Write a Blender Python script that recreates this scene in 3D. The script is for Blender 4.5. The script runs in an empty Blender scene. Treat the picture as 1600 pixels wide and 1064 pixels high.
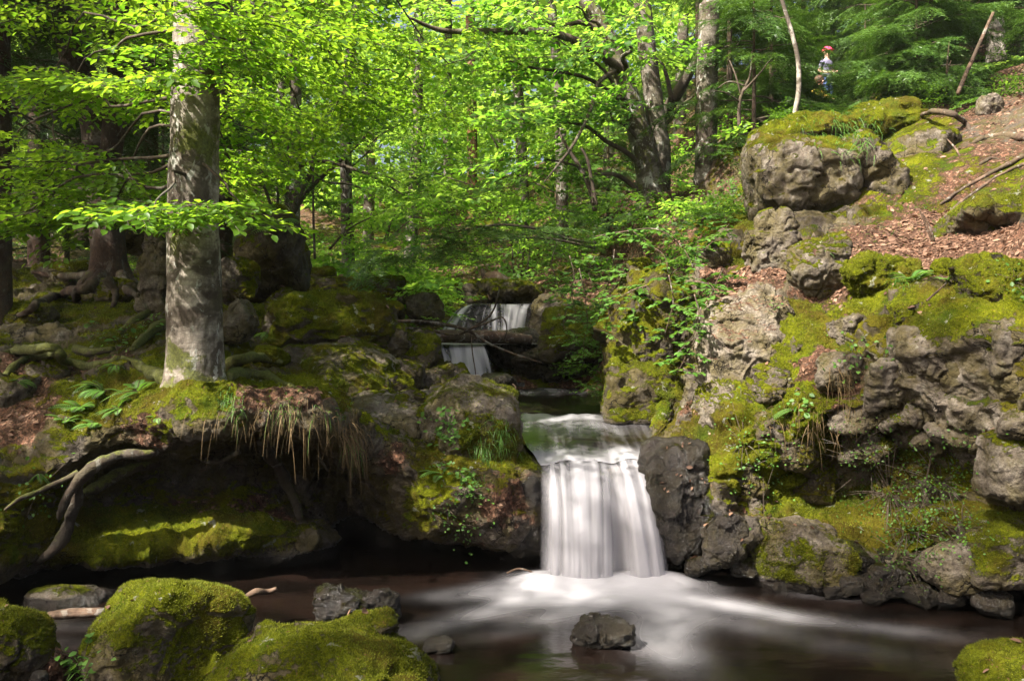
import bpy, bmesh, math, random
import numpy as np
from mathutils import Vector
from mathutils.bvhtree import BVHTree

# ------------------------------------------------------------------ camera, sky, sun, exposure
SC = bpy.context.scene
COL = SC.collection
CAMH, FPX, HY = 1.6, 1400.0, 480.0           # eye height above the pool, focal length and horizon in photo pixels
cam_d = bpy.data.cameras.new('camera')
cam = bpy.data.objects.new('camera', cam_d)
COL.objects.link(cam)
cam.location = (0, 0, CAMH)
cam.rotation_euler = (math.radians(90), 0, 0)
cam_d.sensor_width = 36
cam_d.lens = 36 * FPX / 1600
cam_d.shift_y = -(532 - HY) / 1600
cam_d.clip_end = 600
SC.camera = cam

SUN = Vector((-0.66, -0.52, 1.0)).normalized()
W = bpy.data.worlds.new('World')
SC.world = W
W.use_nodes = True
nt = W.node_tree
sky = nt.nodes.new('ShaderNodeTexSky')
sky.sky_type = 'NISHITA'
sky.sun_disc = False
sky.sun_elevation = math.asin(SUN.z)
sky.sun_rotation = math.atan2(SUN.x, SUN.y)
sky.air_density = 0.8
sky.dust_density = 8.0
sky.ozone_density = 0.3
bg = nt.nodes['Background']
bg.inputs['Strength'].default_value = 0.075
nt.links.new(sky.outputs[0], bg.inputs['Color'])
sd = bpy.data.lights.new('sun', 'SUN')
sd.energy = 5.0
sd.angle = math.radians(0.8)
sd.color = (1.0, 0.94, 0.84)
sun = bpy.data.objects.new('sun', sd)
COL.objects.link(sun)
sun.location = (-20, -10, 30)
sun.rotation_euler = SUN.to_track_quat('Z', 'Y').to_euler()
SC.view_settings.view_transform = 'Standard'
SC.view_settings.look = 'None'
SC.view_settings.gamma = 1
SC.view_settings.exposure = 1.95
SC.view_settings.use_curve_mapping = False
SC.render.engine = 'CYCLES'
SC.cycles.use_denoising = True
SC.cycles.max_bounces = 7
SC.cycles.diffuse_bounces = 4
SC.cycles.transparent_max_bounces = 12
SC.cycles.caustics_reflective = False
SC.cycles.caustics_refractive = False

# ------------------------------------------------------------------ helpers
def P(px, py, Y):
    return np.array(((px - 800) / FPX * Y, Y, CAMH - (py - HY) / FPX * Y))

def PZ(px, py, z=0.0):                        # point of the horizontal plane z seen at that photo pixel
    return P(px, py, (CAMH - z) * FPX / (py - HY))

_perm = np.random.RandomState(7).permutation(512)
_perm = np.concatenate([_perm, _perm, _perm]) % 512
_grad = np.random.RandomState(8).normal(size=(512, 3))
_grad /= np.linalg.norm(_grad, axis=1)[:, None]

def perlin(p):
    i = np.floor(p).astype(np.int64)
    f = p - i
    u = f * f * f * (f * (f * 6 - 15) + 10)
    i &= 511
    out = 0.0
    for dx in (0, 1):
        wx = u[:, 0] if dx else 1 - u[:, 0]
        for dy in (0, 1):
            wy = u[:, 1] if dy else 1 - u[:, 1]
            for dz in (0, 1):
                wz = u[:, 2] if dz else 1 - u[:, 2]
                h = _perm[_perm[_perm[(i[:, 0] + dx) & 511] + ((i[:, 1] + dy) & 511)] + ((i[:, 2] + dz) & 511)]
                g = _grad[h]
                out = out + wx * wy * wz * (g[:, 0] * (f[:, 0] - dx) + g[:, 1] * (f[:, 1] - dy) + g[:, 2] * (f[:, 2] - dz))
    return out * 1.5

def fbm(p, oct=4, gain=0.5, ridged=False):
    a, s, o = 1.0, 0.0, 0.0
    q = np.array(p, dtype=float)
    for k in range(oct):
        n = perlin(q + 17.3 * k)
        o = o + a * ((1 - 2 * np.abs(n)) if ridged else n)
        s += a
        a *= gain
        q = q * 2.03
    return o / s

def worley(p):
    """F1, F2 and the nearest cell's random value"""
    i = np.floor(p).astype(np.int64)
    f1 = np.full(len(p), 9.0); f2 = np.full(len(p), 9.0); v = np.zeros(len(p))
    for dx in (-1, 0, 1):
        for dy in (-1, 0, 1):
            for dz in (-1, 0, 1):
                c = i + (dx, dy, dz)
                h = _perm[_perm[_perm[c[:, 0] & 511] + (c[:, 1] & 511)] + (c[:, 2] & 511)]
                pt = c + 0.5 + _grad[h] * 0.42
                d = np.linalg.norm(p - pt, axis=1)
                near = d < f1
                f2 = np.where(near, f1, np.minimum(f2, d))
                v = np.where(near, h / 511.0, v)
                f1 = np.where(near, d, f1)
    return f1, f2, v

def sstep(a, b, x):
    t = np.clip((x - a) / (b - a), 0, 1)
    return t * t * (3 - 2 * t)

def catmull_matrix(n_in, t):
    """weights that take n_in control values to the parameters t (0 .. n_in-1)"""
    M = np.zeros((len(t), n_in))
    i = np.clip(np.floor(t).astype(int), 0, n_in - 2)
    f = t - i
    w = (-0.5 * f + f ** 2 - 0.5 * f ** 3, 1 - 2.5 * f ** 2 + 1.5 * f ** 3, 0.5 * f + 2 * f ** 2 - 1.5 * f ** 3, -0.5 * f ** 2 + 0.5 * f ** 3)
    r = np.arange(len(t))
    for k in range(4):
        np.add.at(M, (r, np.clip(i + k - 1, 0, n_in - 1)), w[k])
    return M

def mk(name, V, F, mat, parent=None, origin=None, smooth=True, attrs=None, col=None):
    """one mesh object from arrays in world coordinates; F is one array or a list of arrays of polygons"""
    V = np.asarray(V, dtype=np.float64).reshape(-1, 3)
    root = parent
    while root is not None and root.parent is not None:
        root = root.parent
    o0 = np.array(root.location) if root is not None else (np.asarray(origin, float) if origin is not None else np.zeros(3))
    Fs = F if isinstance(F, list) else [F]
    Fs = [np.asarray(f, dtype=np.int32) for f in Fs if len(f)]
    me = bpy.data.meshes.new(name)
    me.vertices.add(len(V))
    me.vertices.foreach_set('co', (V - o0).astype(np.float32).ravel())
    tot = np.concatenate([np.full(len(f), f.shape[1], dtype=np.int32) for f in Fs])
    loops = np.concatenate([f.ravel() for f in Fs])
    me.loops.add(len(loops))
    me.loops.foreach_set('vertex_index', loops)
    me.polygons.add(len(tot))
    st = np.concatenate([[0], np.cumsum(tot)[:-1]]).astype(np.int32)
    me.polygons.foreach_set('loop_start', st)
    me.polygons.foreach_set('loop_total', tot)
    if smooth:
        me.polygons.foreach_set('use_smooth', np.ones(len(tot), dtype=bool))
    me.update(calc_edges=True)
    if attrs is not None:
        for k, v in attrs.items():
            a = me.attributes.new(k, 'FLOAT', 'POINT')
            a.data.foreach_set('value', np.asarray(v, dtype=np.float32))
    if col is not None:
        a = me.attributes.new('mask', 'FLOAT_COLOR', 'POINT')
        a.data.foreach_set('color', np.asarray(col, dtype=np.float32).ravel())
    me.materials.append(mat)
    ob = bpy.data.objects.new(name, me)
    COL.objects.link(ob)
    if parent is not None:
        ob.parent = parent
    elif origin is not None:
        ob.location = o0
    return ob

def tag(o, label=None, cat=None, group=None, kind=None):
    if label: o['label'] = label
    if cat: o['category'] = cat
    if group: o['group'] = group
    if kind: o['kind'] = kind
    return o

def thing(name, label, cat, loc, group=None):
    o = bpy.data.objects.new(name, None)
    COL.objects.link(o)
    o.location = [float(c) for c in loc]
    o.empty_display_size = 0.2
    return tag(o, label, cat, group)

def normals(V, F):
    n = np.zeros_like(V)
    k = F.shape[1]
    fn = np.cross(V[F[:, 1]] - V[F[:, 0]], V[F[:, 2]] - V[F[:, 0]]) if k == 3 else np.cross(V[F[:, 2]] - V[F[:, 0]], V[F[:, 3]] - V[F[:, 1]])
    for j in range(k):
        np.add.at(n, F[:, j], fn)
    return n / np.maximum(np.linalg.norm(n, axis=1), 1e-12)[:, None]

def tube(pts, rad, seg=8, n=None, rough=0.0, rscale=3.0, closed=True, squash=None):
    """tapered tube through pts (k x 3) with radii rad; bent smoothly and roughened"""
    pts = np.asarray(pts, float); rad = np.asarray(rad, float)
    if n is None: n = (len(pts) - 1) * 4 + 1
    t = np.linspace(0, len(pts) - 1, n)
    M = catmull_matrix(len(pts), t)
    C = M @ pts; R = np.maximum(np.interp(t, np.arange(len(rad)), rad), 1e-4)
    T = np.gradient(C, axis=0); T /= np.maximum(np.linalg.norm(T, axis=1), 1e-9)[:, None]
    ref = np.array((0, 0, 1.0)) if abs(T[:, 2]).mean() < 0.75 else np.array((0, 1.0, 0))
    A = np.cross(T, ref); A /= np.maximum(np.linalg.norm(A, axis=1), 1e-9)[:, None]
    B = np.cross(T, A)
    a = np.linspace(0, 2 * np.pi, seg, endpoint=False)
    ring = np.cos(a)[None, :, None] * A[:, None, :] + np.sin(a)[None, :, None] * B[:, None, :]
    V = (C[:, None, :] + ring * R[:, None, None])
    if rough:
        q = V.reshape(-1, 3)
        d = fbm(q * rscale, 3) * rough
        V = (q + ring.reshape(-1, 3) * (d * np.repeat(R, seg))[:, None]).reshape(n, seg, 3)
    V = V.reshape(-1, 3)
    i, j = np.meshgrid(np.arange(n - 1), np.arange(seg), indexing='ij')
    j2 = (j + 1) % seg
    F = np.stack([i * seg + j, i * seg + j2, (i + 1) * seg + j2, (i + 1) * seg + j], -1).reshape(-1, 4)
    V = np.concatenate([V, C[:1], C[-1:]])
    c0, c1 = len(V) - 2, len(V) - 1
    jj = np.arange(seg); jn = (jj + 1) % seg
    caps = np.concatenate([np.stack([np.full(seg, c0), jn, jj], -1), np.stack([np.full(seg, c1), (n - 1) * seg + jj, (n - 1) * seg + jn], -1)])
    return V, F, caps

def join(parts):
    """parts: list of (V, quads, tris) -> V, [quads, tris]"""
    Vs, Q, T, o = [], [], [], 0
    for V, q, t in parts:
        Vs.append(V)
        if len(q): Q.append(np.asarray(q) + o)
        if len(t): T.append(np.asarray(t) + o)
        o += len(V)
    out = []
    if Q: out.append(np.concatenate(Q))
    if T: out.append(np.concatenate(T))
    return np.concatenate(Vs), out

# ------------------------------------------------------------------ materials
class N:
    """small node-building helper"""
    def __init__(s, name):
        s.m = bpy.data.materials.new(name); s.m.use_nodes = True
        s.t = s.m.node_tree; s.t.nodes.clear()
        s.out = s.t.nodes.new('ShaderNodeOutputMaterial')
    def n(s, typ, **kw):
        nd = s.t.nodes.new(typ)
        for k, v in kw.items():
            setattr(nd, k, v)
        return nd
    def link(s, a, b): s.t.links.new(a, b)
    def set(s, sock, v):
        if isinstance(v, bpy.types.NodeSocket): s.link(v, sock)
        elif isinstance(v, (tuple, list)) and len(v) == 3 and sock.type == 'RGBA': sock.default_value = (*v, 1)
        else: sock.default_value = v
    def math(s, op, a, b=0.0, c=None, clamp=False):
        nd = s.n('ShaderNodeMath', operation=op, use_clamp=clamp)
        s.set(nd.inputs[0], a); s.set(nd.inputs[1], b)
        if c is not None: s.set(nd.inputs[2], c)
        return nd.outputs[0]
    def mix(s, f, a, b, blend='MIX'):
        nd = s.n('ShaderNodeMix', data_type='RGBA', blend_type=blend)
        s.set(nd.inputs['Factor'], f); s.set(nd.inputs[6], a); s.set(nd.inputs[7], b)
        return nd.outputs[2]
    def noise(s, vec, scale, detail=4, rough=0.55, dist=0.0, out=0):
        nd = s.n('ShaderNodeTexNoise')
        s.set(nd.inputs['Vector'], vec)
        nd.inputs['Scale'].default_value = scale; nd.inputs['Detail'].default_value = detail
        nd.inputs['Roughness'].default_value = rough; nd.inputs['Distortion'].default_value = dist
        return nd.outputs[out]
    def vor(s, vec, scale, feature='F1', out='Distance'):
        nd = s.n('ShaderNodeTexVoronoi', feature=feature)
        s.set(nd.inputs['Vector'], vec); nd.inputs['Scale'].default_value = scale
        return nd.outputs[out]
    def ramp(s, f, lo, hi):
        nd = s.n('ShaderNodeMapRange', interpolation_type='SMOOTHSTEP')
        s.set(nd.inputs[0], f); s.set(nd.inputs[1], lo); s.set(nd.inputs[2], hi)
        return nd.outputs[0]
    def cramp(s, f, stops):
        nd = s.n('ShaderNodeValToRGB')
        s.set(nd.inputs[0], f)
        e = nd.color_ramp.elements
        e[0].position, e[0].color = stops[0][0], (*stops[0][1], 1)
        e[1].position, e[1].color = stops[-1][0], (*stops[-1][1], 1)
        for p, c in stops[1:-1]:
            x = e.new(p); x.color = (*c, 1)
        return nd.outputs[0]
    def attr(s, name, out='Fac'):
        nd = s.n('ShaderNodeAttribute', attribute_name=name)
        return nd.outputs[out]
    def pos(s):
        return s.n('ShaderNodeTexCoord').outputs['Object']
    def scale(s, v, sc):
        nd = s.n('ShaderNodeMapping'); s.set(nd.inputs['Vector'], v); nd.inputs['Scale'].default_value = sc
        return nd.outputs[0]
    def bump(s, h, strength, dist, normal=None):
        nd = s.n('ShaderNodeBump'); s.set(nd.inputs['Height'], h)
        s.set(nd.inputs['Strength'], strength); nd.inputs['Distance'].default_value = dist
        if normal is not None: s.link(normal, nd.inputs['Normal'])
        return nd.outputs[0]
    def bsdf(s, color, rough=0.8, normal=None, spec=0.5, **kw):
        nd = s.n('ShaderNodeBsdfPrincipled')
        s.set(nd.inputs['Base Color'], color); s.set(nd.inputs['Roughness'], rough)
        s.set(nd.inputs['Specular IOR Level'], spec)
        if normal is not None: s.link(normal, nd.inputs['Normal'])
        for k, v in kw.items(): s.set(nd.inputs[k], v)
        return nd.outputs[0]
    def done(s, sh):
        s.link(sh, s.out.inputs['Surface']); return s.m

def mat_stone(name):
    """rock, earth, leaf litter and moss on one surface; mask = moss, wet, litter/earth, paleness"""
    k = N(name)
    p = k.pos()
    a = k.n('ShaderNodeAttribute', attribute_name='mask')
    sep = k.n('ShaderNodeSeparateColor'); k.link(a.outputs['Color'], sep.inputs[0])
    moss, wet, lit, tone = sep.outputs[0], sep.outputs[1], sep.outputs[2], a.outputs['Alpha']
    big = k.noise(p, 3.2, 5, 0.6)
    mid = k.noise(p, 13, 6, 0.65)
    fine = k.noise(p, 55, 5, 0.7)
    micro = k.noise(p, 190, 3, 0.7)
    # rock
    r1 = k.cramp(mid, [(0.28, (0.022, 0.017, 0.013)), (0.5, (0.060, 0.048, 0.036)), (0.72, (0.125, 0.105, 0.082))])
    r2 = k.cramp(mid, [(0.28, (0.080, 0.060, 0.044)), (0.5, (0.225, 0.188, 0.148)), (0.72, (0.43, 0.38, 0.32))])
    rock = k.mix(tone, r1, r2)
    lich = k.ramp(k.math('ADD', k.noise(p, 9, 6, 0.7, 0.4), k.math('MULTIPLY', k.math('SUBTRACT', fine, 0.5), 0.35)), 0.56, 0.68)
    rock = k.mix(k.math('MULTIPLY', lich, k.math('MULTIPLY_ADD', tone, 0.5, 0.25)), rock, (0.34, 0.33, 0.27))
    pore = k.ramp(k.noise(p, 34, 4, 0.6), 0.46, 0.34)
    rock = k.mix(k.math('MULTIPLY', pore, 0.55), rock, (0.028, 0.021, 0.015))
    algae = k.ramp(k.noise(p, 4.2, 5, 0.65), 0.38, 0.58)
    rock = k.mix(k.math('MULTIPLY', algae, 0.72), rock, (0.088, 0.070, 0.018))
    wv = k.n('ShaderNodeVectorMath', operation='MULTIPLY_ADD')
    k.link(k.noise(p, 6, 4, 0.6, 0, 1), wv.inputs[0]); wv.inputs[1].default_value = (0.22, 0.22, 0.22); k.link(p, wv.inputs[2])
    ce = k.vor(wv.outputs[0], 7.5, 'DISTANCE_TO_EDGE')
    crack = k.math('MULTIPLY', k.ramp(ce, 0.035, 0.004), k.ramp(k.noise(p, 3.7, 3, 0.5), 0.47, 0.60))
    rock = k.mix(k.math('MULTIPLY', crack, 0.85), rock, (0.012, 0.009, 0.007))
    rock = k.mix(0.35, rock, k.mix(k.ramp(micro, 0.35, 0.65), (0.02, 0.016, 0.012), rock), 'MIX')
    # earth and litter
    cell = k.n('ShaderNodeTexVoronoi'); k.link(p, cell.inputs['Vector']); cell.inputs['Scale'].default_value = 42
    lsep = k.n('ShaderNodeSeparateColor'); k.link(cell.outputs['Color'], lsep.inputs[0])
    leafc = k.cramp(lsep.outputs[0], [(0.0, (0.045, 0.022, 0.013)), (0.45, (0.10, 0.046, 0.027)), (0.8, (0.19, 0.095, 0.058)), (1.0, (0.32, 0.20, 0.135))])
    soil = k.cramp(mid, [(0.3, (0.020, 0.012, 0.007)), (0.7, (0.075, 0.042, 0.024))])
    earth = k.mix(k.ramp(fine, 0.40, 0.58), soil, leafc)
    lf = k.ramp(k.math('ADD', lit, k.math('MULTIPLY', k.math('SUBTRACT', mid, 0.5), 0.9)), 0.42, 0.58)
    col = k.mix(lf, rock, earth)
    # moss
    mm = k.math('ADD', moss, k.math('MULTIPLY', k.math('SUBTRACT', k.noise(p, 7, 6, 0.68, 0.3), 0.5), 1.25))
    mm = k.math('ADD', mm, k.math('MULTIPLY', k.math('SUBTRACT', fine, 0.5), 0.45))
    mm = k.math('ADD', mm, k.math('MULTIPLY', k.math('SUBTRACT', k.noise(p, 2.6, 3, 0.55, 0.5), 0.5), 0.9))
    mf = k.ramp(mm, 0.44, 0.60)
    mcol = k.cramp(k.math('ADD', k.math('MULTIPLY', big, 0.55), k.math('MULTIPLY', fine, 0.5)),
                   [(0.33, (0.022, 0.024, 0.004)), (0.46, (0.062, 0.072, 0.005)), (0.58, (0.150, 0.168, 0.008)), (0.72, (0.27, 0.275, 0.014))])
    mcol = k.mix(k.ramp(k.noise(p, 2.1, 4, 0.6), 0.46, 0.60), mcol, k.mix(0.6, mcol, (0.10, 0.062, 0.014)))
    mcol = k.mix(k.math('MULTIPLY', k.ramp(k.noise(p, 3.4, 4, 0.6, 0.4), 0.52, 0.66), 0.75), mcol, k.mix(0.65, mcol, (0.045, 0.098, 0.012)))
    mcol = k.mix(k.math('MULTIPLY', k.ramp(micro, 0.62, 0.38), 0.5), mcol, (0.02, 0.022, 0.004))
    lsp = k.math('MULTIPLY', k.ramp(k.noise(p, 10, 5, 0.65, 0.3), 0.635, 0.66), 0.85)
    mcol = k.mix(lsp, mcol, k.mix(fine, (0.16, 0.165, 0.11), (0.34, 0.34, 0.27)))
    deb = k.math('MULTIPLY', k.ramp(k.noise(p, 85, 2, 0.5), 0.66, 0.70), 0.8)
    mcol = k.mix(deb, mcol, (0.16, 0.085, 0.045))
    col = k.mix(mf, col, mcol)
    # wet
    wf = k.ramp(k.math('ADD', wet, k.math('MULTIPLY', k.math('SUBTRACT', mid, 0.5), 0.4)), 0.3, 0.6)
    dark = k.mix(1.0, col, (0.19, 0.175, 0.18), 'MULTIPLY')
    col = k.mix(wf, col, dark)
    rr = k.math('MULTIPLY_ADD', wf, -0.71, 0.88)
    rr = k.math('ADD', rr, k.math('MULTIPLY', mf, 0.12), clamp=True)
    h = k.math('ADD', k.math('MULTIPLY', mid, 1.0), k.math('MULTIPLY', fine, 0.55))
    h = k.math('ADD', h, k.math('MULTIPLY', k.math('MULTIPLY', micro, mf), 0.5))
    h = k.math('ADD', h, k.math('MULTIPLY', mf, 0.35))
    h = k.math('ADD', h, k.math('MULTIPLY', crack, -0.8))
    h = k.math('ADD', h, k.math('MULTIPLY', micro, 0.18))
    h = k.math('ADD', h, k.math('MULTIPLY', k.math('MULTIPLY', cell.outputs['Distance'], lf), 0.5))
    nrm = k.bump(h, 0.9, 0.035)
    return k.done(k.bsdf(col, rr, nrm, k.math('MULTIPLY_ADD', wf, 0.25, k.math('MULTIPLY_ADD', mf, -0.15, 0.17))))

def mat_bark(name, c0, c1, c2, moss=0.3, bands=(3, 3, 22), stretch=(9, 9, 2.2), lichen=0.5, bump=0.02):
    k = N(name)
    p = k.pos()
    b1 = k.noise(k.scale(p, bands), 1.0, 5, 0.6)
    b2 = k.noise(k.scale(p, stretch), 1.0, 6, 0.65)
    blot = k.noise(p, 4.5, 4, 0.55, 0.6)
    b3 = k.noise(p, 38, 5, 0.75)
    f = k.math('ADD', k.math('MULTIPLY', b1, 0.28), k.math('ADD', k.math('MULTIPLY', b2, 0.42), k.math('MULTIPLY', b3, 0.30)))
    col = k.cramp(f, [(0.38, c0), (0.5, c1), (0.61, c2)])
    col = k.mix(k.ramp(blot, 0.47, 0.55), col, k.mix(0.84, col, (0.045, 0.032, 0.022)))
    col = k.mix(k.math('MULTIPLY', k.ramp(k.noise(p, 2.3, 5, 0.65, 1.0), 0.48, 0.60), 0.7), col, k.mix(0.75, col, (0.065, 0.055, 0.026)))
    col = k.mix(k.ramp(k.noise(p, 26, 5, 0.7), 0.56, 0.70), col, k.mix(0.6, col, (0.03, 0.022, 0.016)))
    li = k.ramp(k.noise(k.scale(p, (6, 6, 3.5)), 1.0, 6, 0.7, 0.8), 0.575, 0.60)
    col = k.mix(k.math('MULTIPLY', li, lichen), col, (0.46, 0.46, 0.41))
    sp = k.ramp(k.noise(p, 17, 3, 0.6, 0.5), 0.63, 0.66)
    col = k.mix(k.math('MULTIPLY', sp, k.math('MULTIPLY', lichen, 0.8)), col, (0.42, 0.43, 0.38))
    a = k.attr('moss')
    mo = k.ramp(k.math('ADD', a, k.math('MULTIPLY', k.math('SUBTRACT', k.noise(p, 8, 6, 0.7), 0.5), 1.6)), 0.5, 0.68)
    fine = k.noise(p, 70, 4, 0.7)
    mcol = k.cramp(fine, [(0.3, (0.025, 0.03, 0.006)), (0.7, (0.13, 0.14, 0.02))])
    col = k.mix(k.math('MULTIPLY', mo, moss), col, mcol)
    h = k.math('ADD', k.math('MULTIPLY', b1, 0.5), k.math('MULTIPLY', b2, 0.8))
    h = k.math('ADD', h, k.math('MULTIPLY', fine, 0.25))
    return k.done(k.bsdf(col, 0.85, k.bump(h, 0.8, bump), 0.25))

def mat_leaf(name, d0, d1, t0, t1, trans=0.55, rough=0.45):
    """leaf blade: reflects d, lets t through; tint attribute varies it leaf by leaf"""
    k = N(name)
    a = k.attr('tint')
    dif = k.mix(a, d0, d1); tr = k.mix(a, t0, t1)
    b = k.bsdf(dif, rough, None, 0.3)
    t = k.n('ShaderNodeBsdfTranslucent'); k.link(tr, t.inputs['Color'])
    m = k.n('ShaderNodeMixShader'); m.inputs[0].default_value = trans
    k.link(b, m.inputs[1]); k.link(t.outputs[0], m.inputs[2])
    return k.done(m.outputs[0])

def mat_plain(name, color, rough=0.7, var=0.25, scale=20, spec=0.3):
    k = N(name)
    p = k.pos()
    n = k.noise(p, scale, 4, 0.6)
    c = k.mix(k.ramp(n, 0.3, 0.7), tuple(v * (1 - var) for v in color), tuple(min(v * (1 + var), 0.95) for v in color))
    return k.done(k.bsdf(c, rough, k.bump(n, 0.3, 0.01), spec))

def mat_water(name):
    """dark clear-brown water whose aerated parts (foam attribute) are white"""
    k = N(name)
    p = k.pos()
    f = k.attr('foam')
    deep = k.mix(k.ramp(k.noise(k.scale(p, (1.5, 4, 1)), 1.0, 3, 0.5), 0.35, 0.7), (0.003, 0.002, 0.0015), (0.009, 0.0052, 0.0038))
    col = k.mix(f, deep, (0.46, 0.45, 0.475))
    rough = k.math('MULTIPLY_ADD', f, 0.55, 0.16)
    h = k.noise(k.scale(p, (5, 9, 5)), 1.0, 3, 0.5)
    return k.done(k.bsdf(col, rough, k.bump(h, 0.10, 0.05), 0.5))

def mat_fall(name):
    """falling water: white where it is full of air, clear between the strands (air attribute)"""
    k = N(name)
    f = k.attr('air')
    d = k.n('ShaderNodeBsdfDiffuse'); d.inputs[0].default_value = (0.50, 0.487, 0.515, 1)
    t = k.n('ShaderNodeBsdfTranslucent'); t.inputs[0].default_value = (0.50, 0.487, 0.515, 1)
    m = k.n('ShaderNodeMixShader'); m.inputs[0].default_value = 0.35
    k.link(d.outputs[0], m.inputs[1]); k.link(t.outputs[0], m.inputs[2])
    tp = k.n('ShaderNodeBsdfTransparent')
    m2 = k.n('ShaderNodeMixShader'); k.link(f, m2.inputs[0])
    k.link(tp.outputs[0], m2.inputs[1]); k.link(m.outputs[0], m2.inputs[2])
    return k.done(m2.outputs[0])

M_STONE = mat_stone('mossy_stone')
M_BEECH = mat_bark('beech_bark', (0.06, 0.045, 0.034), (0.21, 0.178, 0.145), (0.42, 0.37, 0.31), 0.9)
M_GREYB = mat_bark('grey_bark', (0.045, 0.037, 0.028), (0.115, 0.098, 0.078), (0.21, 0.185, 0.155), 0.9, lichen=0.5)
M_SPRUCE = mat_bark('spruce_bark', (0.014, 0.008, 0.005), (0.040, 0.022, 0.013), (0.085, 0.05, 0.03), 0.8, bands=(9, 9, 14), lichen=0.1, bump=0.05)
M_PINE = mat_bark('pine_bark', (0.10, 0.04, 0.018), (0.22, 0.095, 0.04), (0.36, 0.22, 0.11), 0.2, bands=(9, 9, 9), lichen=0.2)
M_TWIG = mat_bark('twig_bark', (0.035, 0.025, 0.018), (0.075, 0.055, 0.04), (0.13, 0.10, 0.075), 0.5, lichen=0.15, bump=0.01)
M_PALEB = mat_bark('pale_bark', (0.16, 0.14, 0.11), (0.28, 0.25, 0.21), (0.40, 0.36, 0.30), 0.2, lichen=0.3, bump=0.01)
M_DEAD = mat_bark('dead_wood', (0.035, 0.021, 0.013), (0.085, 0.052, 0.034), (0.17, 0.115, 0.08), 0.6, bands=(4, 40, 40), lichen=0.25)
M_ROOT = mat_bark('root_bark', (0.012, 0.009, 0.0065), (0.032, 0.025, 0.018), (0.07, 0.057, 0.044), 0.75, lichen=0.15, bump=0.03)
M_LBEECH = mat_leaf('beech_leaf', (0.03, 0.090, 0.006), (0.080, 0.165, 0.014), (0.14, 0.35, 0.012), (0.37, 0.56, 0.03))
M_LBACK = mat_leaf('woodland_leaf', (0.035, 0.105, 0.012), (0.095, 0.18, 0.03), (0.16, 0.39, 0.02), (0.42, 0.62, 0.07))
M_LDARK = mat_leaf('shrub_leaf', (0.025, 0.065, 0.008), (0.065, 0.135, 0.015), (0.07, 0.17, 0.010), (0.16, 0.30, 0.02), 0.4)
M_NEEDLE = mat_leaf('spruce_needle', (0.012, 0.032, 0.008), (0.035, 0.070, 0.014), (0.02, 0.05, 0.006), (0.05, 0.09, 0.01), 0.2)
M_FIR = mat_leaf('fir_needle', (0.030, 0.075, 0.012), (0.075, 0.145, 0.022), (0.05, 0.12, 0.010), (0.12, 0.22, 0.02), 0.3)
M_FERN = mat_leaf('fern_leaf', (0.045, 0.12, 0.015), (0.11, 0.22, 0.04), (0.09, 0.22, 0.015), (0.2, 0.36, 0.04), 0.4)
M_LITTER = mat_leaf('fallen_leaf', (0.060, 0.030, 0.017), (0.26, 0.15, 0.095), (0.10, 0.035, 0.015), (0.2, 0.09, 0.04), 0.12, 0.7)
M_STRAW = mat_leaf('dry_grass', (0.06, 0.042, 0.012), (0.20, 0.13, 0.06), (0.06, 0.05, 0.012), (0.14, 0.11, 0.035), 0.25, 0.7)
M_MOSS = mat_leaf('moss_shoot', (0.055, 0.068, 0.005), (0.20, 0.215, 0.012), (0.07, 0.095, 0.005), (0.20, 0.24, 0.010), 0.3, 0.8)
M_WATER = mat_water('stream_water')
M_FALL = mat_fall('falling_water')

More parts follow.
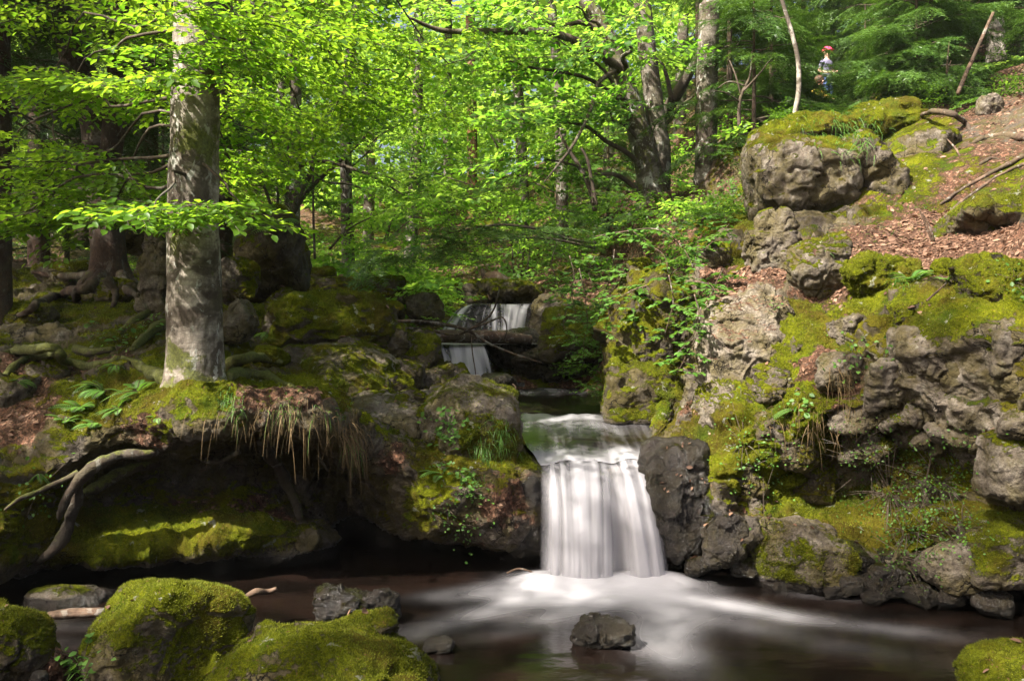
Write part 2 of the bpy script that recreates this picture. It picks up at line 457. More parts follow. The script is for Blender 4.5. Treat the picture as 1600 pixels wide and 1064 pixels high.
# ------------------------------------------------------------------ the banks: one sheet lofted through cross-sections
# each cross-section runs from the upper bank down to the water, 15 points (photo x, photo y, distance)
SEC = [
 [(-700, 380, 8), (-700, 420, 7), (-700, 470, 6.2), (-700, 520, 5.5), (-700, 580, 5), (-700, 640, 4.6), (-700, 700, 4.3), (-700, 740, 4.2), (-700, 780, 4.1), (-700, 820, 4.1), (-700, 860, 4.1), (-700, 890, 4.1), (-700, 920, 4.2), (-700, 950, 4.3), (-700, 980, 4.4)],
 [(-200, 405, 9.5), (-200, 450, 8), (-200, 500, 6.6), (-200, 550, 5.8), (-200, 610, 5.3), (-200, 670, 4.9), (-200, 720, 4.6), (-200, 760, 4.55), (-200, 795, 4.5), (-200, 825, 4.45), (-200, 860, 4.4), (-200, 885, 4.4), (-200, 910, 4.5), (-200, 935, 4.6), (-200, 970, 4.7)],
 [(0, 420, 10), (0, 470, 8.2), (0, 520, 6.8), (0, 560, 6.0), (0, 620, 5.5), (0, 680, 5.15), (0, 730, 4.9), (0, 770, 4.8), (0, 800, 4.8), (0, 830, 4.75), (0, 860, 4.75), (0, 880, 4.75), (0, 905, 4.85), (0, 930, 5.0), (0, 960, 5.1)],
 [(100, 430, 10), (100, 470, 8.2), (100, 520, 6.9), (100, 570, 6.0), (100, 620, 5.5), (100, 680, 5.1), (100, 720, 4.95), (100, 750, 5.0), (100, 780, 5.2), (100, 810, 5.2), (100, 840, 5.1), (100, 860, 5.0), (100, 885, 5.05), (100, 905, 5.3), (100, 930, 5.6)],
 [(200, 430, 9.5), (200, 470, 8), (200, 520, 6.6), (200, 570, 5.7), (200, 610, 5.2), (200, 655, 4.98), (200, 695, 5.05), (200, 706, 5.3), (200, 735, 5.5), (200, 790, 5.5), (200, 820, 5.35), (200, 845, 5.15), (200, 872, 5.12), (200, 890, 5.4), (200, 915, 5.8)],
 [(300, 440, 9.5), (300, 480, 7.5), (300, 535, 6.2), (300, 585, 5.4), (300, 606, 5.0), (300, 650, 4.85), (300, 690, 4.95), (300, 698, 5.35), (300, 722, 5.68), (300, 785, 5.7), (300, 812, 5.5), (300, 832, 5.25), (300, 862, 5.2), (300, 882, 5.5), (300, 915, 5.9)],
 [(400, 455, 9.5), (400, 505, 8), (400, 562, 6.5), (400, 590, 5.5), (400, 607, 5.0), (400, 645, 4.85), (400, 680, 4.95), (400, 690, 5.4), (400, 718, 5.78), (400, 775, 5.82), (400, 800, 5.6), (400, 818, 5.3), (400, 852, 5.25), (400, 880, 5.6), (400, 915, 6.0)],
 [(500, 480, 9.8), (500, 535, 8.4), (500, 588, 6.9), (500, 606, 5.7), (500, 615, 5.1), (500, 650, 4.95), (500, 682, 5.05), (500, 693, 5.5), (500, 722, 5.95), (500, 785, 6.05), (500, 815, 5.85), (500, 838, 5.55), (500, 868, 5.6), (500, 890, 5.9), (500, 915, 6.2)],
 [(570, 505, 10), (570, 565, 8.3), (570, 620, 6.8), (570, 648, 5.9), (570, 660, 5.5), (570, 690, 5.4), (570, 720, 5.5), (570, 755, 5.9), (570, 800, 6.3), (570, 830, 6.5), (570, 850, 6.5), (570, 870, 6.5), (570, 885, 6.5), (570, 900, 6.5), (570, 920, 6.5)],
 [(650, 525, 10), (650, 583, 8.3), (650, 634, 6.9), (650, 674, 6.05), (650, 690, 5.6), (650, 712, 5.4), (650, 740, 5.32), (650, 775, 5.3), (650, 810, 5.35), (650, 838, 5.45), (650, 852, 5.8), (650, 866, 6.2), (650, 880, 6.4), (650, 900, 6.4), (650, 920, 6.4)],
 [(745, 608, 8.7), (750, 630, 7.6), (750, 660, 6.7), (750, 690, 6.0), (750, 706, 5.6), (750, 722, 5.42), (750, 742, 5.35), (750, 780, 5.3), (750, 820, 5.32), (750, 852, 5.42), (750, 860, 5.8), (750, 872, 6.1), (750, 885, 6.2), (750, 900, 6.2), (750, 920, 6.2)],
 [(800, 635, 8.7), (805, 660, 7.6), (812, 685, 6.6), (818, 703, 6.0), (826, 712, 5.75), (830, 722, 5.6), (833, 745, 5.48), (835, 780, 5.42), (836, 820, 5.4), (836, 850, 5.42), (836, 868, 5.5), (836, 880, 5.65), (836, 892, 5.75), (836, 905, 5.8), (836, 920, 5.8)],
 [(860, 640, 8.8), (862, 665, 7.7), (866, 692, 6.7), (868, 718, 6.1), (870, 734, 5.8), (871, 742, 5.68), (872, 760, 5.6), (872, 785, 5.56), (872, 815, 5.54), (872, 840, 5.54), (872, 860, 5.55), (872, 875, 5.56), (872, 890, 5.58), (872, 905, 5.6), (872, 925, 5.6)],
 [(945, 640, 8.8), (945, 668, 7.6), (945, 692, 6.6), (945, 712, 6.1), (945, 724, 5.85), (945, 733, 5.7), (950, 755, 5.62), (955, 785, 5.56), (960, 815, 5.52), (965, 840, 5.5), (968, 860, 5.5), (970, 875, 5.5), (970, 890, 5.5), (970, 905, 5.5), (970, 925, 5.5)],
 [(1000, 560, 7.6), (1000, 610, 7.2), (1003, 655, 6.9), (1005, 685, 6.4), (1004, 705, 5.95), (1003, 718, 5.75), (1008, 740, 5.62), (1015, 770, 5.55), (1022, 800, 5.48), (1028, 830, 5.44), (1032, 850, 5.44), (1036, 868, 5.5), (1038, 885, 5.55), (1040, 900, 5.6), (1040, 925, 5.6)],
 [(1130, 375, 8.2), (1100, 430, 7.4), (1075, 490, 7.0), (1060, 560, 6.75), (1055, 620, 6.55), (1055, 660, 6.35), (1052, 680, 5.85), (1055, 705, 5.62), (1062, 740, 5.5), (1068, 780, 5.42), (1072, 820, 5.36), (1074, 850, 5.36), (1076, 872, 5.45), (1078, 890, 5.55), (1078, 920, 5.6)],
 [(1200, 345, 8.6), (1175, 395, 7.7), (1150, 430, 7.1), (1125, 475, 6.65), (1112, 560, 6.4), (1105, 615, 6.1), (1105, 650, 5.8), (1108, 690, 5.58), (1112, 730, 5.45), (1118, 770, 5.38), (1124, 810, 5.3), (1126, 840, 5.26), (1128, 865, 5.3), (1130, 885, 5.4), (1130, 925, 5.5)],
 [(1300, 335, 8.8), (1285, 365, 7.9), (1262, 400, 7.2), (1235, 445, 6.55), (1215, 500, 6.15), (1205, 555, 5.85), (1195, 610, 5.6), (1192, 655, 5.45), (1195, 700, 5.42), (1198, 740, 5.5), (1200, 780, 5.48), (1202, 815, 5.3), (1204, 850, 5.22), (1206, 880, 5.2), (1208, 925, 5.3)],
 [(1410, 312, 8.9), (1390, 350, 8.1), (1362, 390, 7.2), (1335, 435, 6.45), (1315, 480, 5.95), (1305, 525, 5.65), (1300, 570, 5.45), (1300, 615, 5.32), (1300, 655, 5.3), (1300, 690, 5.6), (1300, 735, 5.72), (1300, 785, 5.5), (1300, 835, 5.15), (1300, 875, 5.05), (1300, 940, 5.1)],
 [(1510, 295, 8.9), (1485, 345, 8.0), (1455, 390, 6.95), (1425, 435, 6.0), (1408, 472, 5.45), (1402, 505, 5.2), (1400, 550, 5.1), (1400, 600, 5.06), (1400, 650, 5.1), (1400, 705, 5.3), (1400, 760, 5.3), (1400, 815, 5.08), (1400, 855, 5.0), (1400, 890, 5.0), (1400, 950, 5.0)],
 [(1575, 280, 8.6), (1562, 335, 7.6), (1545, 385, 6.6), (1522, 430, 5.7), (1508, 465, 5.15), (1500, 500, 4.92), (1500, 550, 4.84), (1500, 600, 4.82), (1500, 650, 4.85), (1500, 710, 5.0), (1500, 770, 5.02), (1500, 820, 4.92), (1500, 865, 4.9), (1500, 905, 5.0), (1500, 955, 5.1)],
 [(1660, 255, 8.2), (1650, 315, 7.1), (1640, 370, 6.1), (1630, 415, 5.3), (1622, 455, 4.8), (1620, 500, 4.55), (1620, 550, 4.5), (1620, 600, 4.48), (1620, 650, 4.5), (1620, 710, 4.6), (1620, 770, 4.68), (1620, 830, 4.66), (1620, 875, 4.75), (1620, 915, 4.9), (1620, 965, 5.0)],
 [(1900, 200, 7.5), (1900, 270, 6.5), (1890, 330, 5.6), (1880, 390, 4.9), (1870, 440, 4.4), (1870, 490, 4.2), (1870, 550, 4.1), (1870, 600, 4.05), (1870, 660, 4.05), (1870, 720, 4.1), (1870, 780, 4.1), (1870, 840, 4.1), (1870, 890, 4.2), (1870, 940, 4.3), (1870, 990, 4.4)],
 [(2500, 100, 6.5), (2500, 180, 5.6), (2500, 270, 4.8), (2500, 350, 4.2), (2500, 420, 3.8), (2500, 490, 3.6), (2500, 560, 3.5), (2500, 620, 3.4), (2500, 690, 3.4), (2500, 760, 3.4), (2500, 830, 3.4), (2500, 890, 3.4), (2500, 940, 3.5), (2500, 990, 3.6), (2500, 1060, 3.7)],
]
CP = np.array([[P(*q) for q in s] for s in SEC])
sx = np.array([np.mean([q[0] for q in s]) for s in SEC])
U_ = np.concatenate([np.linspace(-700, -40, 30, endpoint=False), np.linspace(-40, 1640, 660), np.linspace(1640, 2500, 31)[1:]])
tu = np.interp(U_, sx, np.arange(len(SEC)))
tv = np.linspace(0, 14, 330)
Gd = np.einsum('uc,ckx->ukx', catmull_matrix(len(SEC), tu), CP)
Gd = np.einsum('vk,ukx->uvx', catmull_matrix(15, tv), Gd)
nu, nv = Gd.shape[:2]
gn = np.cross(np.gradient(Gd, axis=1), np.gradient(Gd, axis=0))
gn /= np.maximum(np.linalg.norm(gn, axis=2), 1e-9)[..., None]
TV = Gd.reshape(-1, 3); TN = gn.reshape(-1, 3)
if TN[:, 2].mean() < 0: TN = -TN

def anchors(Vv, lst):
    """soft spots: list of (px, py, Y, radius, value)"""
    o = np.zeros(len(Vv))
    for px, py, Y, r, val in lst:
        d = np.linalg.norm(Vv - P(px, py, Y), axis=1) / r
        o += val * np.exp(-d * d * 1.5)
    return o

LITTER = [(1330, 430, 6.4, .5, 1.3), (1400, 380, 7.3, .6, 1.4), (1470, 350, 8, .6, 1.3), (1530, 300, 8.5, .5, 1.4), (1560, 270, 8.6, .5, 1.2), (1440, 440, 5.9, .4, .9), (1540, 410, 6, .5, .9), (1520, 370, 7, .6, 1.2), (1590, 360, 6.8, .6, 1.1),
          (1150, 440, 6.9, .35, 1.0), (1190, 440, 6.9, .3, .9), (1095, 640, 6.0, .25, .7), (400, 615, 5.0, .2, .6), (470, 610, 5.05, .2, .5), (30, 660, 5.3, .3, .9), (60, 575, 5.9, .35, .7), (170, 560, 5.8, .2, .6),
          (300, 815, 5.5, .3, .5), (400, 800, 5.6, .25, .8), (620, 720, 5.4, .15, .4), (790, 780, 5.35, .2, .35), (230, 660, 5, .2, .4),
          (1260, 600, 5.5, .3, .5), (1300, 590, 5.4, .25, .5)]
MOSS = [(340, 590, 5.4, .5, .4), (420, 600, 5.3, .35, .5), (250, 850, 5.2, .4, .45), (380, 830, 5.3, .4, .4), (150, 860, 5.1, .35, .35), (150, 620, 5.4, .4, .4), (1180, 640, 5.5, .45, .9), (1130, 720, 5.45, .35, .7), (1250, 720, 5.45, .4, .8), (1200, 760, 5.4, .3, .5),
        (1320, 720, 5.4, .3, .4), (1350, 470, 5.9, .3, .7), (1560, 460, 5, .35, .8), (1440, 490, 5.2, .25, .5), (1420, 700, 5.2, .3, .5), (1400, 780, 5.1, .35, .6), (1290, 780, 5.4, .35, .7), (1590, 330, 7.3, .5, 1.0), (1100, 470, 6.8, .4, .5), (1450, 250, 9, .6, .6), (1480, 300, 8.6, .4, .3),
        (620, 500, 8, .8, .5), (650, 760, 5.3, .3, .2), (690, 800, 5.35, .25, .3), (60, 820, 4.8, .4, .3), (1260, 540, 5.8, .3, .9), (1210, 480, 6.3, .25, .5), (1130, 400, 7.5, .5, .6)]
PALE = [(1450, 590, 5.0, .28, .34), (1530, 560, 4.8, .28, .30), (1480, 650, 4.9, .3, .22), (1400, 560, 5.1, .22, .36), (1560, 640, 4.75, .3, .2), (1090, 600, 6.3, .25, .4), (1200, 320, 9, .6, .5), (1590, 720, 4.6, .3, .3), (1330, 560, 5.4, .25, .3)]
rocky = np.clip(sstep(950, 1100, np.repeat(U_, nv)), 0.35, 1)
lit0 = anchors(TV, LITTER)
soft = 1 - 0.75 * np.clip(lit0, 0, 1)
f1, f2, cv = worley(TV * np.array((2.2, 2.2, 3.6)) + 0.75 * np.stack([fbm(TV * 2.4 + 5, 4), fbm(TV * 2.4 + 55, 4), fbm(TV * 2.4 + 95, 4)], 1))
g1, g2, cw = worley(TV * np.array((6, 6, 9)) + 0.8 * np.stack([fbm(TV * 6 + 5, 3), fbm(TV * 6 + 55, 3), fbm(TV * 6 + 95, 3)], 1))
crk = sstep(-.1, .35, fbm(TV * 1.6 + 71, 3))
disp = 0.15 * fbm(TV * 1.7, 3) + soft * rocky * (0.17 * (cv - 0.5) * sstep(0.0, 0.16, f2 - f1) - 0.045 * crk * sstep(0.11, 0.0, f2 - f1) + 0.045 * (cw - 0.5) * sstep(0, 0.25, g2 - g1) - 0.012 * crk * sstep(0.12, 0.0, g2 - g1))
disp += soft * (0.05 * fbm(TV * 5.5, 4, 0.6, True) - 0.02) + 0.022 * fbm(TV * 16, 4, .6)
u_ = np.repeat(U_, nv)
calm = sstep(800, 835, u_) * sstep(1060, 1000, u_)                      # the ledge under the fall stays quiet
disp = disp * (1 - 0.75 * calm) - 0.01 * calm
TV = TV + TN * disp[:, None]
ii, jj = np.meshgrid(np.arange(nu - 1), np.arange(nv - 1), indexing='ij')
TF = np.stack([ii * nv + jj, ii * nv + jj + 1, (ii + 1) * nv + jj + 1, (ii + 1) * nv + jj], -1).reshape(-1, 4)
TN = normals(TV, TF)
if TN[:, 2].mean() < 0:
    TN = -TN; TF = TF[:, ::-1]
big = fbm(TV * 1.3 + 9, 3)
moss = 0.36 + 0.30 * TN[:, 2] + 0.35 * big + anchors(TV, MOSS) - 0.8 * np.clip(anchors(TV, PALE), 0, 1)
wet = 0.85 * sstep(0.22, 0.03, TV[:, 2]) + anchors(TV, [(1030, 720, 5.6, .22, .9), (1050, 790, 5.42, .25, .9), (1095, 830, 5.3, .2, .7), (1070, 690, 5.7, .12, .5), (838, 760, 5.45, .12, .9), (838, 850, 5.4, .12, .9), (1150, 830, 5.25, .14, .6), (920, 800, 5.55, .35, 1.), (800, 700, 6, .2, .5)])
lit = 0.22 + lit0 + 0.2 * fbm(TV * 1.1 + 40, 2)
lit = np.where(np.repeat(U_, nv) < 840, lit + 0.06, lit)
moss = moss - 0.55 * np.clip(lit0, 0, 1.2) - 0.45 * np.clip(wet, 0, 1) - rocky * (0.55 * sstep(.5, .8, cv) + 0.25 * sstep(.5, .9, cw) - .14)
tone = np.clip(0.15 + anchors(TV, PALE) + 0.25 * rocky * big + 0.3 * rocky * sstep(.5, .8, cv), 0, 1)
col = np.stack([moss, np.clip(wet, 0, 1), np.clip(lit, 0, 1.3), tone], 1)
bank = mk('stream_bank', TV, TF, M_STONE, col=col)
tag(bank, kind='structure')
BANK_MASK = col

# ------------------------------------------------------------------ the valley floor and slopes beyond
GC = [(820, 700, 5.5), (840, 715, 6.3), (860, 650, 8), (780, 640, 8.7), (760, 575, 9.6), (750, 545, 10), (780, 488, 11), (780, 472, 12.5), (780, 455, 15), (780, 420, 20), (780, 380, 28), (780, 320, 45), (780, 280, 60),
      (600, 545, 8.5), (600, 490, 10), (560, 455, 12), (550, 425, 16), (550, 380, 25), (550, 310, 42), (400, 470, 10), (400, 420, 13), (400, 385, 18), (400, 350, 28), (400, 290, 45), (200, 455, 9.5), (200, 410, 12), (200, 375, 18), (200, 330, 30), (200, 260, 50),
      (0, 435, 10), (0, 400, 12.5), (0, 365, 18), (0, 310, 30), (-300, 410, 10), (-300, 350, 15), (-300, 280, 28), (-700, 380, 9), (-700, 300, 16), (-700, 230, 30),
      (900, 600, 9), (905, 520, 10), (925, 430, 11.5), (930, 390, 14), (930, 340, 20), (930, 290, 30), (930, 240, 45), (1010, 480, 8.7), (1050, 335, 10.5), (1050, 290, 12), (1050, 265, 15), (1050, 225, 22), (1050, 180, 35),
      (1150, 320, 10), (1160, 225, 11.5), (1160, 190, 14), (1150, 150, 20), (1150, 110, 32), (1290, 230, 10.2), (1290, 190, 12), (1290, 183, 14.5), (1290, 178, 17), (1290, 130, 24), (1290, 80, 36), (1450, 190, 10.8), (1450, 150, 12.5), (1450, 115, 16), (1450, 80, 22), (1450, 20, 34),
      (1600, 140, 11), (1600, 95, 13), (1600, 55, 17), (1600, 0, 25), (1900, 60, 10), (1900, -40, 16), (1900, -150, 28), (2400, -50, 9), (2400, -250, 18), (700, 520, 10), (690, 480, 12), (860, 490, 11), (660, 560, 9)]
GP = np.array([P(*q) for q in GC])

def ground_z(x, y):
    x = np.asarray(x, float); y = np.asarray(y, float)
    sh = x.shape
    q = np.stack([x.ravel(), y.ravel()], 1)
    d2 = ((q[:, None, 0] - GP[None, :, 0]) ** 2 + (q[:, None, 1] - GP[None, :, 1]) ** 2)
    s = 0.02 * (q[:, None, 1] / 8) ** 2
    w = 1 / (d2 + s) ** 2.0
    return ((w * GP[None, :, 2]).sum(1) / w.sum(1)).reshape(sh)

gy = np.concatenate([np.linspace(6.6, 14, 110, endpoint=False), np.linspace(14, 30, 90, endpoint=False), np.geomspace(30, 75, 40)])
gu = np.linspace(-1.15, 1.35, 260)
GX = gu[None, :] * (gy[:, None] + 2); GY = np.repeat(gy[:, None], len(gu), 1)
GZ = ground_z(GX, GY)
VV = np.stack([GX, GY, GZ], -1).reshape(-1, 3)
f1, f2, cv = worley(VV * 1.5)
fade = np.clip((14 - VV[:, 1]) / 6, 0.3, 1)
VV[:, 2] += 0.16 * fbm(VV * 0.9, 4) + fade * (0.13 * (cv - 0.5) * sstep(0, 0.25, f2 - f1)) + 0.05 * fbm(VV * 4, 3)
front = sstep(9.3, 7.2, VV[:, 1])
side = np.clip(sstep(800, 860, 800 + VV[:, 0] / VV[:, 1] * FPX) * sstep(1010, 930, 800 + VV[:, 0] / VV[:, 1] * FPX), 0, 1)
VV[:, 2] -= 0.25 * front * (1 - side) + 0.12
a, b = np.meshgrid(np.arange(len(gy) - 1), np.arange(len(gu) - 1), indexing='ij'); m_ = len(gu)
GF = np.stack([a * m_ + b, a * m_ + b + 1, (a + 1) * m_ + b + 1, (a + 1) * m_ + b], -1).reshape(-1, 4)
GN = normals(VV, GF)
if GN[:, 2].mean() < 0: GN = -GN; GF = GF[:, ::-1]
gm = 0.36 + 0.3 * (GN[:, 2] - 0.6) + 0.5 * fbm(VV * 0.5 + 3, 3)
gm = gm + 0.25 * (VV[:, 0] > 2) * (VV[:, 1] < 13)
gl = 0.55 + 0.3 * fbm(VV * 0.8 + 11, 2)
trail = np.exp(-((800 + VV[:, 0] / VV[:, 1] * FPX - 1570) / 90) ** 2) * sstep(8, 9, VV[:, 1])
gm -= 0.6 * trail
gm -= 0.06 * (VV[:, 0] > 2.5) * (VV[:, 1] < 13)
col = np.stack([gm, np.zeros(len(VV)), gl, np.full(len(VV), 0.2)], 1)
ground = mk('ground', VV, GF, M_STONE, col=col)
tag(ground, kind='structure')

# streambed under the pools
q = [(-6, 1.0, -0.9), (7, 1.0, -0.9), (7, 7.5, -0.5), (-6, 7.5, -0.5)]
bx = np.linspace(-7, 8, 80); by = np.linspace(-6, 7.2, 70)
BX, BY = np.meshgrid(bx, by, indexing='ij')
bv = np.stack([BX, BY, -0.55 + 0 * BX], -1).reshape(-1, 3)
bv[:, 2] += 0.1 * fbm(bv * 1.5, 3) + 2.2 * sstep(1.2, -1.0, bv[:, 1])
a, b = np.meshgrid(np.arange(79), np.arange(69), indexing='ij')
bf = np.stack([a * 70 + b, (a + 1) * 70 + b, (a + 1) * 70 + b + 1, a * 70 + b + 1], -1).reshape(-1, 4)
bed = mk('stream_bed_ground', bv, bf, M_STONE, col=np.tile((0.3, 0.2, 0.6, 0.2), (len(bv), 1)))
tag(bed, kind='structure')

# ------------------------------------------------------------------ boulders
_ico = {}
def ico(n):
    if n not in _ico:
        bm = bmesh.new()
        bmesh.ops.create_icosphere(bm, subdivisions=n, radius=1)
        v = np.array([x.co[:] for x in bm.verts]); f = np.array([[x.index for x in g.verts] for g in bm.faces])
        bm.free()
        v /= np.linalg.norm(v, axis=1)[:, None]
        _ico[n] = (v, f)
    return _ico[n]

ROCKS = []
ROCKV, ROCKF = [], []
def rock(px, py, w, h, Y, label, depth=None, seed=0, edge=9, planes=11, moss=0.35, up=0.45, wet=0.0, tone=0.2, lit=0.0, rough=1.0, sub=None, group=None, name='boulder', tilt=(0, 0), cuts=(), wl=None):
    """boulder whose outline from the path spans w x h photo pixels round (px, py) at distance Y"""
    rs = np.random.RandomState(seed * 13 + 5)
    dep = depth if depth else 0.85 * w / FPX * Y
    Yc = Y + 0.35 * dep
    sw, shh = w / FPX * Yc, h / FPX * Yc
    if sub is None: sub = 7 if w * h > 24000 else (6 if w * h > 2600 else (5 if w * h > 900 else 4))
    d, F = ico(sub)
    n = rs.normal(size=(planes, 3)); n /= np.linalg.norm(n, axis=1)[:, None]
    hh = rs.uniform(0.62, 1.0, planes)
    n = np.concatenate([n, [[0, 0, 1], [0, 0, -1], [1, 0, 0], [-1, 0, 0], [0, -1, 0], [0, 1, 0]]]); hh = np.concatenate([hh, np.ones(6)])
    for c in cuts:
        v = np.array(c[:3], float); v /= np.linalg.norm(v)
        n = np.concatenate([n, [v]]); hh = np.concatenate([hh, [c[3]]])
    s = np.maximum(d @ n.T, 0) / hh[None, :]
    r = (s ** edge).sum(1) ** (-1.0 / edge)
    V = d * r[:, None]
    V += 0.10 * rough * np.stack([fbm(V * 1.6 + seed, 3), fbm(V * 1.6 + seed + 31, 3), fbm(V * 1.6 + seed + 67, 3)], 1)
    lo, hi = V.min(0), V.max(0)
    V = (V - (lo + hi) / 2) / ((hi - lo) / 2) * np.array((sw, dep, shh)) / 2
    size = max(sw, shh)
    nn = normals(V, F)
    q = V / max(size, 0.12)
    qw = q + 0.10 * np.stack([fbm(q * 3.5 + seed + 3, 3), fbm(q * 3.5 + seed + 43, 3), fbm(q * 3.5 + seed + 83, 3)], 1)
    f1, f2, cv = worley(qw * np.array((3.2, 3.2, 4.4)) + seed)
    g1, g2, cw = worley(qw * 9 + seed)
    strong = sstep(-.15, .35, fbm(q * 2.2 + seed + 9, 2))
    dd = 0.045 * fbm(q * 4 + seed * 3.1, 5, 0.6, True) + 0.10 * (cv - .5) * sstep(0, .13, f2 - f1) - 0.02 * strong * sstep(0.10, 0, f2 - f1) + 0.034 * strong * (cw - .5) * sstep(0, .14, g2 - g1) + 0.022 * fbm(q * 9 + seed, 4, .6) + 0.012 * fbm(q * 26 + seed, 2)
    V = V + nn * (dd * size * rough * 0.8)[:, None]
    c = P(px, py, Yc)
    base = np.array((c[0], c[1], c[2] - shh / 2))
    V = V + c
    nn = normals(V, F)
    bigv = fbm(V * 2.2 + seed, 3)
    mm = moss + 0.13 + (up + .12) * (nn[:, 2] - 0.2) + 0.42 * bigv
    ww = np.full(len(V), wet)
    if wl is not None:
        ww = np.maximum(ww, sstep(wl + 0.10, wl + 0.02, V[:, 2]))
        mm = mm - 0.5 * sstep(wl + 0.10, wl + 0.02, V[:, 2])
    ll = lit + 0.5 * np.clip(nn[:, 2], 0, 1) * (lit > 0)
    col = np.stack([mm, ww, ll, np.clip(tone + 0.3 * bigv, 0, 1)], 1)
    ob = mk(name, V, F, M_STONE, origin=base, col=col)
    tag(ob, label, 'stone' if name == 'stone' else 'rock', group)
    ROCKS.append((ob, V, F, col))
    ROCKV.append(V); ROCKF.append(F)
    return ob

G_FRONT, G_POOL, G_RIGHT, G_STREAM, G_LEFT, G_LINE = 'mossy boulders at the near edge of the pool', 'rocks standing in the pool', 'boulders on the sunny rocky bank', 'boulders beside the upper stream', 'boulders on the shaded bank behind the beech', 'stones along the foot of the rock wall'
# near edge of the pool
rock(8, 1035, 165, 185, 3.55, 'mossy green boulder at the lower corner beside the trapped stick', seed=1, moss=.38, up=.35, wl=0.0, group=G_FRONT, edge=7)
rock(246, 1025, 262, 238, 3.6, 'large yellow-green mossy boulder with one dark shaded side in the pool', seed=44, depth=.62, tone=.3, moss=.42, up=.35, wl=0.0, group=G_FRONT, edge=10, rough=.7, planes=6, cuts=((-.75, -.35, .75, .62), (.8, -.62, .25, .70), (.3, .2, 1, .86)))
rock(497, 1095, 372, 222, 3.2, 'broad low boulder covered in bright yellow moss with pale lichen patches', seed=12, depth=.8, tone=.6, moss=.36, up=.35, wl=0.0, group=G_FRONT, edge=6, rough=.8, planes=8, cuts=((-.5, -.3, 1, .72), (.75, -.2, .9, .78)))
rock(560, 1003, 112, 94, 3.72, 'craggy grey-green rock just behind the broad yellow mossy boulder', seed=4, moss=.42, wl=0.0, tone=.3, group=G_FRONT, rough=1.5)
rock(1580, 1068, 140, 110, 3.5, 'bright green mossy boulder at the edge of the dark pool under the wall', seed=5, moss=.8, up=.3, wl=0, group=G_FRONT, edge=6)
rock(80, 1050, 40, 70, 3.6, 'reddish brown stone wedged between two mossy boulders', seed=6, moss=-.2, tone=.25, lit=.7, name='stone')
rock(60, 1062, 32, 30, 3.5, 'small dark grey stone in the gap beside the reddish stone', seed=7, moss=-.3, wet=.6, name='stone')
# in the pool
rock(536, 950, 100, 64, 4.45, 'dark wet rock in the pool with a green moss patch', seed=8, moss=.12, wet=.9, wl=0, tone=.0, group=G_POOL, rough=1.7, edge=12)
rock(592, 948, 62, 46, 4.5, 'jagged black wet stone joined to the mossy pool rock', seed=9, moss=-.3, wet=.8, wl=0, tone=.35, group=G_POOL, rough=1.8, name='stone')
rock(936, 990, 92, 46, 4.2, 'small black wet rock in the white foam below the waterfall', seed=10, moss=-.6, wet=1, wl=0, tone=.15, group=G_POOL, rough=1.5, edge=7)
rock(686, 1008, 44, 22, 4.15, 'low dark stone barely breaking the pool surface', seed=11, moss=-.6, wet=1, tone=.1, group=G_POOL, name='stone', rough=1.4)
rock(110, 942, 122, 60, 4.75, 'smooth grey wet boulder with thin moss on top behind the stick', seed=15, moss=.12, up=.4, wet=.35, wl=0, tone=.5, group=G_POOL, edge=5, rough=.5)
rock(186, 940, 34, 22, 4.6, 'small greenish stone beside the smooth grey wet boulder', seed=16, moss=.3, wet=.2, name='stone', group=G_POOL)
# foot of the rock wall
rock(1486, 884, 102, 76, 4.68, 'smooth dark grey boulder at the foot of the rock wall', seed=17, moss=-.15, up=.3, tone=.38, wl=0, group=G_RIGHT, edge=5, rough=.5)
rock(1575, 852, 150, 104, 4.6, 'large olive green boulder next to the smooth dark grey one', seed=18, moss=.32, up=.2, tone=.35, group=G_RIGHT, edge=7, rough=.7)
rock(1592, 728, 104, 112, 4.45, 'rounded grey boulder set high in the rock wall', seed=19, moss=.02, tone=.55, group=G_RIGHT, edge=6, rough=.7)
rock(1592, 668, 60, 44, 4.45, 'small rounded grey stone above the rounded wall boulder', seed=20, moss=.0, tone=.5, group=G_RIGHT, name='stone')
rock(1252, 866, 140, 116, 4.98, 'angular mossy block with a pale flat top at the waterline', seed=21, moss=.36, up=-.2, tone=.45, wl=0, group=G_RIGHT, edge=14, planes=8, rough=.9, cuts=((.1, -.2, 1, .75), (-.7, -.7, .1, .7)))
rock(1171, 832, 46, 52, 5.1, 'shiny grey wedge of rock between the angular block and a dark one', seed=22, moss=.0, up=.1, tone=.55, wet=.45, group=G_RIGHT, edge=14, planes=8, name='stone')
rock(1135, 846, 66, 88, 5.08, 'dark wet block with a mossy face beside the waterfall rock', seed=23, moss=.22, up=.1, wet=.5, wl=0, group=G_RIGHT, edge=14, planes=9)
rock(1052, 778, 112, 186, 5.34, 'tall dark wet rock glistening beside the main waterfall', seed=24, depth=.5, moss=.02, up=.2, wet=.8, wl=0, tone=.3, group=G_RIGHT, edge=9, rough=1.1, cuts=((-.75, -.5, .45, .72), (0, -.85, .5, .8)))
